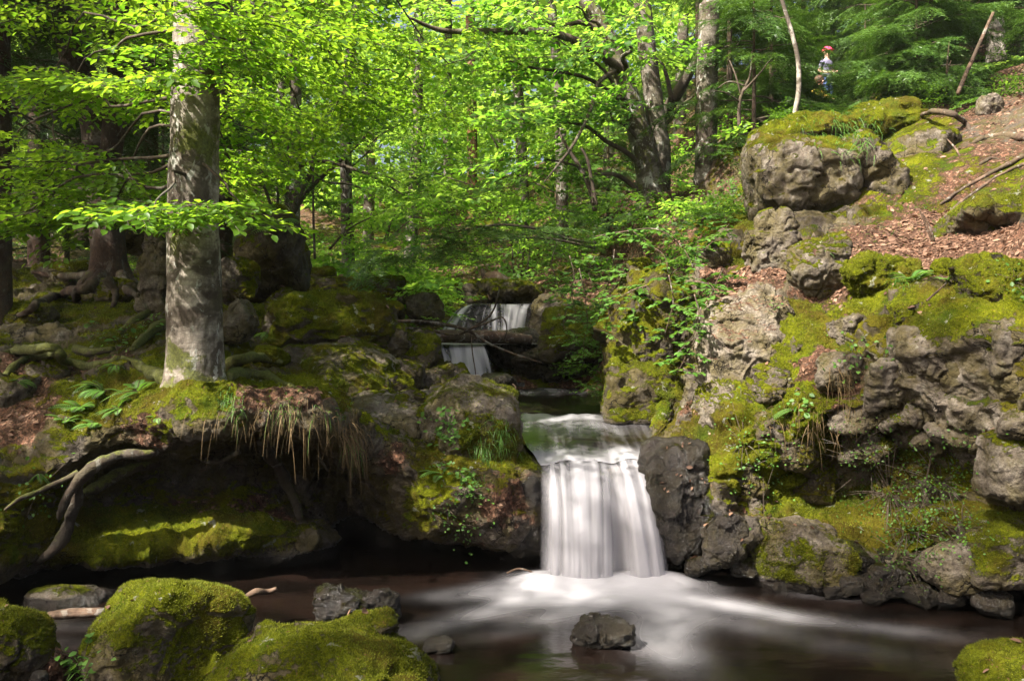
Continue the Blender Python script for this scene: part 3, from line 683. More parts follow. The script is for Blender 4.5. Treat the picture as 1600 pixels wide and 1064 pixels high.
for i, (x, y, w, h, Y) in enumerate([(1335, 868, 52, 44, 4.95), (1385, 905, 66, 46, 4.85), (1330, 912, 44, 34, 4.9), (1432, 926, 58, 36, 4.75), (1485, 934, 54, 34, 4.7), (1270, 918, 46, 30, 5.0), (1225, 905, 40, 34, 5.05), (1550, 940, 70, 40, 4.6), (1365, 935, 36, 24, 4.8), (1300, 925, 30, 24, 4.9), (1092, 884, 40, 30, 5.2), (1165, 888, 44, 30, 5.1), (1390, 868, 40, 34, 4.95), (1420, 900, 40, 34, 4.85)]):
    rock(x, y, w, h, Y, ['mossy stone touching the angular block at the waterline', 'largest dark stone between the angular block and the smooth boulder', 'dark stone at the water below the mossy stone', 'wet stone tucked under the smooth dark grey boulder', 'flat wet stone under the olive boulder', 'small black stone at the foot of the angular block', 'low wet stone on the waterfall side of the angular block', 'long dark stone under the overhang by the olive boulder', 'half sunken stone with water all round it', 'tiny wet stone by the strip of foam', 'little dark stone at the base of the tall wet rock', 'shiny small stone under the grey wedge', 'rounded stone under the pale leaf mat', 'dark stone beside the smooth boulder above the waterline'][i], seed=60 + i, moss=.02 if i % 3 else .25, wet=.55, wl=0.02, tone=.2, group=G_LINE, name='stone', edge=10)
# sunny bank
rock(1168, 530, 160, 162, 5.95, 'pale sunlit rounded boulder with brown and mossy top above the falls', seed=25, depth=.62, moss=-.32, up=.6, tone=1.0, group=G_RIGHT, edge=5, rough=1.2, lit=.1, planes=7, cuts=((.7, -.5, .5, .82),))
rock(1272, 425, 98, 120, 6.25, 'leaning boulder with a thick bright moss cap over a dark hollow', seed=26, moss=.15, up=1.1, tone=.5, group=G_RIGHT, edge=8, planes=8, cuts=((-.5, -.3, .85, .74),))
rock(1211, 392, 84, 120, 6.9, 'upright knobby brown rock with a moss cap below the outcrop', seed=27, moss=-.05, up=.75, tone=.45, group=G_RIGHT, rough=1.6, edge=7)
rock(1240, 280, 146, 144, 8.9, 'big outcrop block with moss on top and a pale eroded foot', seed=28, depth=1.3, moss=.10, up=1.0, tone=.8, group=G_RIGHT, edge=14, rough=1.1, cuts=((0, -.5, -.8, .72), (-.4, -.3, .9, .82)))
rock(1350, 272, 90, 130, 8.8, 'brown outcrop block split by a dark crack from the bigger one', seed=29, depth=1.0, moss=.08, up=.9, tone=.35, group=G_RIGHT, edge=10, rough=1.1)
rock(1432, 262, 100, 110, 9.2, 'grey bedrock block with moss rim above the leafy slope', seed=30, depth=.9, moss=.22, up=.5, tone=.4, group=G_RIGHT, edge=12)
rock(1546, 174, 50, 54, 10.2, 'rounded grey boulder with a mossy side high on the slope', seed=31, moss=.12, up=.4, tone=.5, group=G_RIGHT, edge=5)
rock(1345, 200, 150, 62, 10.6, 'moss-covered hump below the walkers', seed=32, moss=.8, up=.3, tone=.3, group=G_RIGHT, edge=3, planes=4, depth=1.6)
rock(1252, 212, 140, 58, 9.4, 'moss cushion over the edge of the big outcrop', seed=33, moss=.75, up=.3, tone=.3, group=G_RIGHT, edge=3, planes=4, depth=1.2)
rock(1565, 342, 170, 84, 7.0, 'mossy rock shelf beside the brown root slope', seed=34, moss=.5, up=.5, tone=.3, group=G_RIGHT, edge=7, depth=.8)
rock(1382, 432, 116, 66, 5.85, 'thick moss cushion on the rim of the rock wall with a grass tuft', seed=35, moss=.85, up=.3, group=G_RIGHT, edge=3, planes=4, rough=1.6)
rock(1475, 420, 34, 34, 5.6, 'little round moss cushion in the brown leaf litter', seed=36, moss=.85, up=.3, group=G_RIGHT, edge=3, planes=4, rough=1.4)
rock(1565, 445, 130, 90, 5.0, 'wide dark moss mound at the corner of the rock wall rim', seed=37, moss=.7, up=.4, group=G_RIGHT, edge=3, planes=5, depth=.6, rough=1.7)
rock(1432, 500, 60, 50, 5.15, 'dark moss lump hanging over the grey wall', seed=38, moss=.75, up=.2, group=G_RIGHT, edge=3, planes=4, rough=1.6)
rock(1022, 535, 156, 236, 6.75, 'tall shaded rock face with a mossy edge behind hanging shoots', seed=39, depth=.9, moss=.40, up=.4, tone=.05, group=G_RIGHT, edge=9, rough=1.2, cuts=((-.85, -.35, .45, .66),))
rock(1010, 612, 140, 105, 6.55, 'dark green mossy rock standing in the upper pool', seed=40, moss=.5, up=.25, wl=.70, group=G_RIGHT, edge=7, depth=.7)
rock(1090, 610, 40, 80, 6.2, 'narrow brown stone under the pale boulder', seed=41, moss=.15, tone=.35, group=G_RIGHT, name='stone')
rock(1078, 658, 44, 36, 5.95, 'pale stone with red leaves at the edge of the upper pool', seed=42, moss=.05, up=.3, tone=.6, lit=.2, group=G_RIGHT, name='stone')
rock(1130, 640, 88, 100, 5.72, 'rounded pale-edged rock with yellow moss above the wet rock', seed=43, moss=.28, up=.5, tone=.6, group=G_RIGHT, edge=5, depth=.5)
rock(1115, 400, 56, 48, 7.2, 'mossy overhanging ledge stone behind the shoots', seed=45, moss=.3, up=.6, group=G_RIGHT)
rock(1310, 580, 70, 60, 5.3, 'grey knob in the wall under a moss patch', seed=46, moss=.0, up=.4, tone=.5, group=G_RIGHT, name='stone')
rock(1495, 680, 90, 40, 4.85, 'protruding flat grey stone in the middle of the rock wall', seed=47, moss=-.1, tone=.5, group=G_RIGHT, name='stone')
rock(1440, 690, 36, 26, 5.0, 'small pebble-like stone embedded in the rock wall', seed=48, moss=-.1, tone=.45, group=G_RIGHT, name='stone')
# beside the stream
rock(728, 662, 166, 138, 5.6, 'big sloping boulder with yellow moss on its sunny flank beside the lip', seed=50, depth=.62, moss=.30, up=-.05, tone=.75, group=G_STREAM, edge=10, planes=6, rough=.8, cuts=((.35, -.2, 1, .66), (-.7, -.1, .8, .66), (-.1, -.9, .3, .8)))
rock(600, 665, 130, 92, 5.75, 'flat grey-green slab below the sloping mossy boulder', seed=51, depth=.6, moss=.0, up=.2, tone=.6, group=G_STREAM, edge=10, rough=.7, cuts=((0, -.5, .9, .6),))
rock(532, 596, 182, 104, 6.2, 'wide dark mossy block with a pale bare top edge', seed=52, depth=.7, moss=.58, up=-.35, tone=.55, group=G_STREAM, edge=12, planes=7, rough=.7, cuts=((0, -.6, .8, .75), (.7, -.3, .5, .7)))
rock(522, 512, 190, 108, 7.0, 'long mossy boulder below the big dark rock', seed=53, depth=.9, moss=.5, up=.3, group=G_STREAM, edge=8, rough=1.1)
for i, (x, y, w, h, Y, m, t, lb) in enumerate([
    (645, 562, 86, 80, 7.3, .45, .3, 'green mossy boulder beside the log end'), (680, 596, 64, 52, 7.1, .3, .4, 'grey mossy stone below the middle fall'), (612, 606, 70, 56, 6.5, .42, .35, 'tilted mossy stone above the grey slab'),
    (716, 592, 50, 48, 7.3, .2, .45, 'knobbly stone with a pale cap below the middle fall'), (770, 606, 84, 40, 7.4, .05, .2, 'dark brown flat rock at the rim of the upper pool'), (640, 630, 70, 44, 6.2, .3, .5, 'low pale-edged stone behind the sloping boulder'),
    (575, 560, 60, 50, 6.9, .4, .3, 'shaded moss stone under the long boulder'), (452, 480, 70, 60, 7.6, .35, .3, 'mossy stone at the foot of the big dark rock'), (480, 440, 80, 44, 9.2, .5, .3, 'sunlit moss hump under the shrubs'),
    (602, 455, 60, 46, 10.2, .45, .4, 'square mossy rock with a pale top near the upper falls'), (604, 487, 62, 34, 9.6, .4, .3, 'low mossy rock at the log end'), (632, 470, 50, 40, 10.6, .3, .3, 'dark cube-like rock behind the log'),
    (664, 484, 56, 52, 10.1, .1, .3, 'dark rock with brown top at the side of the upper fall'), (742, 456, 60, 36, 11.5, .35, .3, 'mossy rock above the upper fall'), (800, 458, 96, 38, 11.4, .3, .25, 'wide mossy rock over the upper fall'),
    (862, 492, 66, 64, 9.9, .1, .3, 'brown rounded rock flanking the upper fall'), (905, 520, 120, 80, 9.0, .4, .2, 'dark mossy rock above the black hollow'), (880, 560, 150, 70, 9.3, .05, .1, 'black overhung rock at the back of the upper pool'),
    (800, 545, 90, 60, 9.5, -.1, .1, 'black wet rock beside the middle fall'), (738, 502, 70, 46, 10.75, -.5, .15, 'dark wet rock under the upper fall spray'), (665, 560, 50, 60, 9.0, .1, .1, 'dark rock on the shaded side of the middle fall'),
    (560, 470, 50, 34, 9.3, .5, .3, 'small mossy hump in the green undergrowth')]):
    rock(x, y, w, h, Y, lb, seed=80 + i, moss=m, up=.35, tone=t, group=G_STREAM, wet=.5 if m < 0.06 else 0)
for i, (x, y, w, h, Y, m, t, lb) in enumerate([
    (452, 520, 84, 66, 7.1, .42, .2, 'angular mossy rock at the shaded end of the long boulder'), (470, 566, 90, 50, 6.5, .35, .25, 'dark wedge of rock between the beech and the pale-edged block'), (600, 540, 80, 64, 7.2, .30, .45, 'blocky mossy rock leaning on the log end'),
    (655, 548, 60, 70, 7.6, .36, .4, 'steep mossy rock with a pale spine below the log'), (628, 585, 66, 48, 6.9, .25, .55, 'pale-topped angular rock in the tumble'), (668, 628, 60, 40, 6.3, .20, .6, 'thin pale slab sticking out behind the sloping boulder'),
    (575, 632, 60, 44, 6.05, .3, .5, 'small tilted block above the grey slab'), (622, 640, 40, 34, 6.0, -.2, .1, 'black stone in the gap above the grey slab'), (560, 545, 56, 40, 6.9, .40, .3, 'green stone wedged under the long mossy boulder'),
    (440, 455, 66, 46, 8.0, .4, .25, 'square mossy stone at the shoulder of the dark rock'), (530, 455, 80, 44, 8.6, .45, .3, 'broad mossy stone behind the long boulder'), (590, 500, 60, 50, 8.0, .38, .35, 'upright mossy stone by the bare branches'),
    (700, 620, 54, 36, 6.5, .15, .55, 'knobby bare stone at the water behind the sloping boulder'), (490, 640, 60, 34, 5.55, .4, .3, 'mossy stone on the end of the root plate')]):
    rock(x, y, w, h, Y, lb, seed=150 + i, moss=m, up=.25, tone=t, group=G_STREAM, edge=14, planes=8, rough=.8)
for i, (x, y, w, h, Y, m, t, lb) in enumerate([
    (1150, 745, 70, 60, 5.36, .22, .35, 'mossy block stepping out above the dark wet block'), (1230, 690, 90, 70, 5.34, .30, .4, 'golden mossy block over the dark recess'), (1265, 745, 70, 60, 5.45, .35, .2, 'shaded moss block in the recess'), (1180, 790, 60, 44, 5.3, .2, .4, 'brown stone under the golden moss'),
    (1345, 640, 80, 60, 5.12, .0, .55, 'square grey block jutting from the wall beside the dry grass'), (1400, 600, 90, 70, 5.0, -.1, .55, 'grey stepped block high in the wall'), (1460, 560, 100, 80, 4.85, -.1, .65, 'pale cracked block under the wall rim'), (1530, 610, 90, 110, 4.72, -.1, .5, 'tall grey block beside a deep crack'),
    (1420, 655, 80, 50, 4.98, .0, .45, 'layered grey block in the middle of the wall'), (1360, 700, 70, 56, 5.15, .2, .35, 'greenish block over the leaf patches'), (1545, 700, 60, 60, 4.72, .0, .4, 'rough brown block beside the rounded wall boulder'), (1580, 560, 80, 90, 4.55, -.05, .45, 'dark-seamed block at the picture edge of the wall'),
    (1340, 520, 70, 46, 5.45, .15, .5, 'grey stone peeping from the rim moss'), (1255, 560, 60, 44, 5.65, .35, .3, 'mossy step beside the pale boulder'), (1215, 600, 60, 50, 5.5, .3, .5, 'rounded mossy step below the pale boulder'), (1440, 770, 70, 50, 5.0, .25, .3, 'stone half covered by leaf mats')]):
    rock(x, y, w * 1.15, h * 1.15, Y + .11, lb, seed=180 + i, moss=m + .06, up=.35, tone=t - .15, group=G_RIGHT, edge=12, planes=8, rough=1.5, depth=.34)
# shaded bank
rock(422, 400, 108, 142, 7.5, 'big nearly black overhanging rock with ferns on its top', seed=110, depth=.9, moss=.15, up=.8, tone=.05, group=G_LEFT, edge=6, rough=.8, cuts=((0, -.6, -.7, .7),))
rock(372, 440, 58, 74, 7.0, 'mossy block between the beech and the big dark rock', seed=111, moss=.42, up=.2, tone=.4, group=G_LEFT, edge=12)
rock(374, 502, 58, 66, 6.5, 'pale flat-faced block beside the beech trunk', seed=112, moss=.12, up=.2, tone=.6, group=G_LEFT, edge=14, planes=8)
rock(243, 435, 48, 140, 7.2, 'grey lichen-covered standing rock behind the beech', seed=113, moss=.1, up=.6, tone=.5, group=G_LEFT, rough=1.3)
rock(200, 360, 90, 70, 9.0, 'mossy rock hump behind the spruce', seed=118, moss=.4, up=.5, tone=.2, group=G_LEFT)
rock(8, 640, 100, 110, 5.5, 'grey shaded rock under the ledge of mossy roots', seed=114, moss=.22, up=.4, tone=.5, group=G_LEFT)
rock(76, 594, 70, 62, 5.75, 'dark mossy stone below the root ledge', seed=115, moss=.42, up=.3, tone=.3, group=G_LEFT)
rock(118, 612, 56, 52, 5.6, 'small mossy stone next to the ferns', seed=116, moss=.4, up=.3, tone=.4, group=G_LEFT)
rock(185, 455, 70, 40, 8.0, 'dull green stone under the spruce roots', seed=117, moss=.3, up=.3, tone=.35, group=G_LEFT)
rock(40, 500, 90, 50, 7.0, 'low mossy rock on the dark forest floor', seed=119, moss=.35, up=.5, tone=.3, group=G_LEFT)
rock(95, 430, 80, 40, 9.0, 'flat mossy rock far back under the spruce', seed=120, moss=.4, up=.5, tone=.3, group=G_LEFT)
rock(420, 560, 60, 40, 5.9, 'bright moss cushion over a root next to the beech', seed=121, moss=.8, up=.3, group=G_LEFT, edge=5)
rock(310, 860, 340, 70, 5.5, 'long mossy rock ledge under the hollow', seed=122, depth=.7, moss=.16, up=.4, tone=.1, group=G_LEFT, edge=6, wl=0.03, rough=1.2)
rock(330, 770, 90, 70, 6.0, 'dark stone half buried in the hollow', seed=123, moss=.1, tone=.1, group=G_LEFT, edge=5)

# one surface to set plants and leaves on
AV = np.concatenate([TV, VV] + ROCKV)
polys = TF.tolist(); o_ = len(TV)
polys += (GF + o_).tolist(); o_ += len(VV)
for v, f in zip(ROCKV, ROCKF):
    polys += (f + o_).tolist(); o_ += len(v)
BVH = BVHTree.FromPolygons([tuple(v) for v in AV.tolist()], polys)
EYE = Vector((0, 0, CAMH))
def hit(px, py):
    """surface point and normal that the photographer sees at that photo pixel"""
    d = Vector(P(px, py, 1.0)) - EYE
    loc, nr, idx, dist = BVH.ray_cast(EYE, d.normalized())
    if loc is None: return None, None
    if nr.dot(d) > 0: nr = -nr
    return np.array(loc), np.array(nr)
def drop(x, y, z=30.0):
    loc, nr, idx, dist = BVH.ray_cast(Vector((x, y, z)), Vector((0, 0, -1)))
    if loc is None: return None, None
    if nr.z < 0: nr = -nr
    return np.array(loc), np.array(nr)
#@@PART2

# ------------------------------------------------------------------ water
def grid_faces(n, m):
    a, b = np.meshgrid(np.arange(n - 1), np.arange(m - 1), indexing='ij')
    return np.stack([a * m + b, (a + 1) * m + b, (a + 1) * m + b + 1, a * m + b + 1], -1).reshape(-1, 4)

def seg_dist(q, pts):
    """distance to a polyline in the plane and the position along it (0..1)"""
    best = np.full(len(q), 1e9); par = np.zeros(len(q)); n = len(pts) - 1
    for i in range(n):
        a, b = pts[i], pts[i + 1]
        t = np.clip(((q - a) @ (b - a)) / ((b - a) @ (b - a)), 0, 1)
        d = np.linalg.norm(q - a - t[:, None] * (b - a), axis=1)
        par = np.where(d < best, (i + t) / n, par); best = np.minimum(best, d)
    return best, par

wx = np.concatenate([np.linspace(-6, -1.6, 40, endpoint=False), np.linspace(-1.6, 3.2, 330), np.linspace(3.2, 6, 30)[1:]])
wy = np.concatenate([np.linspace(0.5, 3.0, 20, endpoint=False), np.linspace(3.0, 5.8, 260), np.linspace(5.8, 6.8, 12)[1:]])
WX, WY = np.meshgrid(wx, wy, indexing='ij')
wq = np.stack([WX.ravel(), WY.ravel()], 1)
f0 = np.zeros(len(wq))
c0 = PZ(945, 885)[:2]
th = np.arctan2(wq[:, 0] - c0[0], c0[1] - wq[:, 1]); rr = np.linalg.norm(wq - c0, axis=1)
wob = perlin(np.stack([th * 2.2, rr * 1.2, 0 * th], 1)) * 0.10
for pts, w0, w1, s0, s1 in [
    ([(850, 915), (945, 925), (1040, 915)], .24, .24, 1.25, 1.25),
    ([(840, 930), (780, 950), (730, 965), (640, 990), (580, 1002)], .17, .09, .75, .02),
    ([(940, 935), (880, 960), (800, 980), (740, 998)], .17, .11, .65, .08),
    ([(1020, 935), (1050, 965), (1030, 1000), (1060, 1035), (1110, 1070)], .17, .16, .85, .12),
    ([(1050, 930), (1150, 948), (1260, 968), (1400, 985), (1560, 1000)], .14, .09, .85, .06),
    ([(1080, 955), (1200, 985), (1320, 1010), (1480, 1040)], .16, .14, .35, .03),
    ([(790, 920), (720, 930), (650, 935)], .14, .12, .55, .08),
    ([(1250, 928), (1310, 932), (1350, 938)], .035, .03, .5, .3),
    ([(90, 975), (140, 985)], .06, .06, .35, .3), ([(80, 1010), (150, 1000)], .10, .08, .35, .2), ([(400, 975), (520, 990)], .03, .02, .12, .05)]:
    d, t = seg_dist(wq, np.array([PZ(*p)[:2] for p in pts]))
    w = (w0 + (w1 - w0) * t) * (1 + wob * 3) * .86
    f0 = f0 + (1 - np.clip(f0, 0, 1)) * (s0 + (s1 - s0) * t) * np.exp(-(d / w) ** 2 * 1.1)
lee, _ = seg_dist(wq, np.array([PZ(915, 1005)[:2], PZ(900, 1045)[:2], PZ(880, 1080)[:2]]))
f0 *= 1 - 0.55 * np.exp(-(lee / 0.12) ** 2)
st = fbm(np.stack([th * 9, rr * 1.1, 0 * th + 3], 1), 4)
f0 = np.clip(f0 * (1 + 0.6 * st * sstep(0.15, 0.8, rr)), 0, 1)
f0 = np.clip(f0, 0, 1) ** 1.45
f0 = f0.reshape(WX.shape)
for _ in range(30):
    f0[1:-1] = .25 * f0[:-2] + .5 * f0[1:-1] + .25 * f0[2:]
    f0[:, 1:-1] = .25 * f0[:, :-2] + .5 * f0[:, 1:-1] + .25 * f0[:, 2:]
f0 = f0.ravel()
wz = 0.05 * np.exp(-(seg_dist(wq, np.array([PZ(850, 908)[:2], PZ(1040, 908)[:2]]))[0] / 0.16) ** 2) + 0.006 * fbm(np.stack([WX.ravel() * 2, WY.ravel() * 3, 0 * WX.ravel()], 1), 3)
pool = mk('pool_water', np.stack([wq[:, 0], wq[:, 1], wz], 1), grid_faces(len(wx), len(wy)), M_WATER, attrs={'foam': f0})
tag(pool, kind='structure')

# upper stream down to the lip: rows of (left, right, y, Y)
ROWS = [(800, 960, 606, 9.0), (800, 945, 612, 8.4), (806, 940, 622, 7.9), (808, 938, 634, 7.4), (812, 938, 645, 7.05), (814, 950, 653, 6.8), (812, 1070, 661, 6.55), (812, 1070, 668, 6.4), (816, 1068, 680, 6.2), (820, 1050, 690, 6.02), (826, 1030, 700, 5.88), (836, 1012, 709, 5.78), (842, 1006, 715, 5.71), (845, 1004, 719, 5.69)]
rw = np.array([[P(l, y, Y), P(r, y, Y)] for l, r, y, Y in ROWS])
cr = catmull_matrix(len(ROWS), np.linspace(0, len(ROWS) - 1, 150))
E = np.einsum('rk,kex->rex', cr, rw)
s_ = np.linspace(0, 1, 140)
SV = E[:, :1, :] * (1 - s_)[None, :, None] + E[:, 1:, :] * s_[None, :, None]
rp = np.linspace(0, len(ROWS) - 1, 150)[:, None] + 0 * s_[None, :]
q3 = np.stack([SV[..., 0] * 3, SV[..., 1] * 1.2, 0 * rp], -1).reshape(-1, 3)
px_ = 800 + SV[..., 0] / SV[..., 1] * FPX
nz = fbm(q3 * 1.5, 3).reshape(rp.shape)
rap = np.exp(-((rp - 5.2 + 1.3 * nz) / 0.5) ** 2) * (.55 + .9 * np.clip(fbm(q3 * np.array((2.2, .5, 1)) + 9, 3).reshape(rp.shape) + .2, 0, 1))
fo = 0.75 * rap * sstep(1000, 900, px_) * sstep(805, 830, px_) + 0.30 * np.exp(-((rp - 6.6 + 1.2 * nz) / 1.2) ** 2) * sstep(1060, 900, px_) + 0.30 * np.exp(-((rp - 0.9 + nz) / 0.5) ** 2)
fo += 0.18 * sstep(8.5, 10.5, rp) * (0.6 + nz) + 0.5 * np.exp(-((px_ - 832) / 14) ** 2) * sstep(8.5, 10, rp) * (0.5 + fbm(q3 * 6, 3).reshape(rp.shape))
fo = .62 * fo + .45 * sstep(9.6, 12.4, rp + 1.2 * nz)
fo += .22 * np.clip(fbm(q3 * np.array((7, .9, 1)) + 20, 3).reshape(rp.shape) + .05, 0, 1) * sstep(4, 7, rp)
fo = np.clip(fo * (1 + 0.9 * fbm(q3 * np.array((3, 1, 1)), 3).reshape(rp.shape)), 0, 0.9)
SV[..., 2] += 0.025 * np.exp(-((rp - 4.9 + nz * .4) / 0.5) ** 2) + 0.02 * nz
SV[..., 2] -= sstep(10.2, 12, rp) * (0.035 * sstep(890, 846, px_) + 0.022 * np.exp(-((px_ - 957) / 12) ** 2))
stream = mk('stream_water', SV.reshape(-1, 3), grid_faces(150, 140), M_WATER, attrs={'foam': fo.ravel()})
tag(stream, kind='structure')
up = [P(600, 531, 10.3), P(850, 531, 10.3), P(850, 540, 9.35), P(600, 540, 9.35)]
t1 = np.stack([up[0] + (up[1] - up[0]) * a for a in np.linspace(0, 1, 40)]); t2 = np.stack([up[3] + (up[2] - up[3]) * a for a in np.linspace(0, 1, 40)])
uv = t1[:, None, :] * (1 - np.linspace(0, 1, 12))[None, :, None] + t2[:, None, :] * np.linspace(0, 1, 12)[None, :, None]
uv[..., 2] = uv[..., 2].mean()
mid_z = uv[..., 2].mean()
tag(mk('stream_water', uv.reshape(-1, 3), grid_faces(40, 12), M_WATER, attrs={'foam': 0.25 * sstep(660, 700, np.repeat(np.linspace(600, 850, 40), 12))}), kind='structure')
t1 = np.stack([P(715 + 130 * a, 473.5, 12.6) for a in np.linspace(0, 1, 30)]); t2 = np.stack([P(722 + 116 * a, 475.5, 10.62) for a in np.linspace(0, 1, 30)])
uv = t1[:, None, :] * (1 - np.linspace(0, 1, 10))[None, :, None] + t2[:, None, :] * np.linspace(0, 1, 10)[None, :, None]
tag(mk('stream_water', uv.reshape(-1, 3), grid_faces(30, 10), M_WATER, attrs={'foam': np.full(300, .15)}), kind='structure')

def fall(parent, name, top, bot, bulge, seed, n=140, m=70, base=0.45, contrast=1.0, freq=18, taper=0.1, fadebot=0.15, lift=0.35):
    """one veil of falling water between a top curve and a bottom curve, thrown outward like a jet"""
    top = np.array([P(*p) for p in top]); bot = np.array([P(*p) for p in bot])
    u = np.linspace(0, 1, n); v = np.linspace(0, 1, m)
    Tc = catmull_matrix(len(top), u * (len(top) - 1)) @ top; Bc = catmull_matrix(len(bot), u * (len(bot) - 1)) @ bot
    hz = v ** 0.55; vz = lift * v + (1 - lift) * v ** 2
    V = np.empty((n, m, 3))
    for k in (0, 1): V[..., k] = Tc[:, None, k] + (Bc - Tc)[:, None, k] * (hz if k == 1 else v)[None, :]
    V[..., 2] = Tc[:, None, 2] + (Bc - Tc)[:, None, 2] * vz[None, :]
    qq = np.stack([np.repeat(u, m) * freq, np.tile(v, n) * 0.55, np.full(n * m, seed * 7.7)], 1)
    nn = fbm(qq, 3, 0.42).reshape(n, m); lo = fbm(qq * np.array((0.3, 1, 1)) + 50, 2).reshape(n, m)
    V[..., 1] -= bulge * (0.5 + nn) * v[None, :] ** 0.4
    a = base + contrast * (0.75 * nn + 0.5 * lo)
    a = a + 0.25 * v[None, :]
    edge = sstep(0, taper, u) * sstep(1, 1 - taper, u)
    a = np.clip(a, 0.05, 0.98) * edge[:, None] * sstep(-0.10, 0.07, v[None, :] + 0.05 * nn) * (1 - fadebot * sstep(0.85, 1, v))[None, :]
    return mk(name, V.reshape(-1, 3), grid_faces(n, m), M_FALL, parent=parent, attrs={'air': np.clip(a, 0, 1).ravel()})

wf = thing('waterfall', 'main white waterfall dropping over the ledge into the dark pool', 'waterfall', P(945, 905, 5.27))
fall(wf, 'veil', [(843, 726, 5.70), (862, 722, 5.70), (880, 718.5, 5.70), (910, 717, 5.70), (938, 717.5, 5.70), (956, 722.5, 5.70)], [(842, 914, 5.22), (872, 916, 5.18), (905, 916, 5.16), (940, 916, 5.16), (972, 914, 5.2)], .02, 3, base=.50, contrast=1.7, freq=8.5, taper=.24)
fall(wf, 'veil', [(956, 722.5, 5.70), (966, 720, 5.70), (976, 717.5, 5.70), (990, 717.5, 5.70), (1005, 718, 5.70)], [(972, 914, 5.2), (995, 916, 5.16), (1018, 916, 5.16), (1034, 914, 5.18), (1048, 912, 5.22)], .02, 8, base=.66, contrast=1.5, freq=5, lift=.5, taper=.30)
fall(wf, 'back_veil', [(845, 728, 5.71), (880, 721, 5.71), (920, 720, 5.71), (958, 725, 5.71), (1003, 721, 5.71)], [(842, 914, 5.32), (890, 914, 5.3), (940, 914, 5.3), (990, 914, 5.3), (1044, 914, 5.3)], .01, 5, base=.26, contrast=.9, freq=11, taper=.16)
uf = thing('waterfall', 'far upper waterfall spreading over dark rock behind the log', 'waterfall', P(785, 520, 10.3))
fall(uf, 'veil', [(765, 475, 10.6), (785, 475.5, 10.6), (812, 475.5, 10.6), (838, 475, 10.6)], [(768, 526, 10.25), (785, 527, 10.22), (805, 527, 10.22), (826, 524, 10.25)], .05, 21, base=.36, contrast=2.0, freq=9, n=90, m=40)
fall(uf, 'side_veil', [(726, 478, 10.6), (745, 475, 10.6), (768, 475, 10.6)], [(684, 524, 10.2), (725, 526, 10.2), (768, 527, 10.2)], .06, 22, base=.34, contrast=1.9, freq=9, n=70, m=40)
mf = thing('waterfall', 'short middle waterfall below the log pouring into the upper pool', 'waterfall', P(735, 595, 9.1))
fall(mf, 'veil', [(686, 537, 9.42), (712, 538, 9.42), (735, 538, 9.42), (757, 537, 9.42)], [(700, 600, 8.9), (720, 602, 8.85), (745, 602, 8.85), (774, 598, 8.9)], .05, 25, base=.40, contrast=2.0, freq=7, n=80, m=40)
SV2 = np.stack([P(690 + 130 * a, 598 + 8 * b, 9.1 - .5 * b) for a in np.linspace(0, 1, 30) for b in np.linspace(0, 1, 12)])
SV2[:, 2] = SV2[:, 2].mean() + 0.01
g = np.repeat(np.linspace(0, 1, 30), 12)
tag(mk('stream_water', SV2, grid_faces(30, 12), M_WATER, attrs={'foam': np.clip(1.1 - g * 1.5, 0.1, 1)}), kind='structure')

# ------------------------------------------------------------------ leaf sprays
def frames(d, up):
    d = d / np.maximum(np.linalg.norm(d, axis=1), 1e-9)[:, None]
    s = np.cross(up, d); s /= np.maximum(np.linalg.norm(s, axis=1), 1e-9)[:, None]
    return d, s, np.cross(d, s)

def leaf_mesh(pos, d, up, size, width, fine):
    """pos, d (direction), up (rough normal), size: arrays -> verts, faces, verts per leaf"""
    d, s, n = frames(d, up)
    L = size[:, None]; Wd = (size * width)[:, None]
    if fine:
        V = np.stack([pos, pos + d * L * .30 + s * Wd * .46 + n * L * .05, pos + d * L * .68 + s * Wd * .40 + n * L * .03, pos + d * L - n * L * .10,
                      pos + d * L * .68 - s * Wd * .40 + n * L * .03, pos + d * L * .30 - s * Wd * .46 + n * L * .05], 1)
        f = np.array([[0, 3, 2, 1], [0, 5, 4, 3]])
    else:
        V = np.stack([pos, pos + d * L * .45 + s * Wd * .5 + n * L * .05, pos + d * L - n * L * .08, pos + d * L * .45 - s * Wd * .5 + n * L * .05], 1)
        f = np.array([[0, 3, 2, 1]])
    k = V.shape[1]
    F = (f[None] + (np.arange(len(pos)) * k)[:, None, None]).reshape(-1, 4)
    return V.reshape(-1, 3), F, k

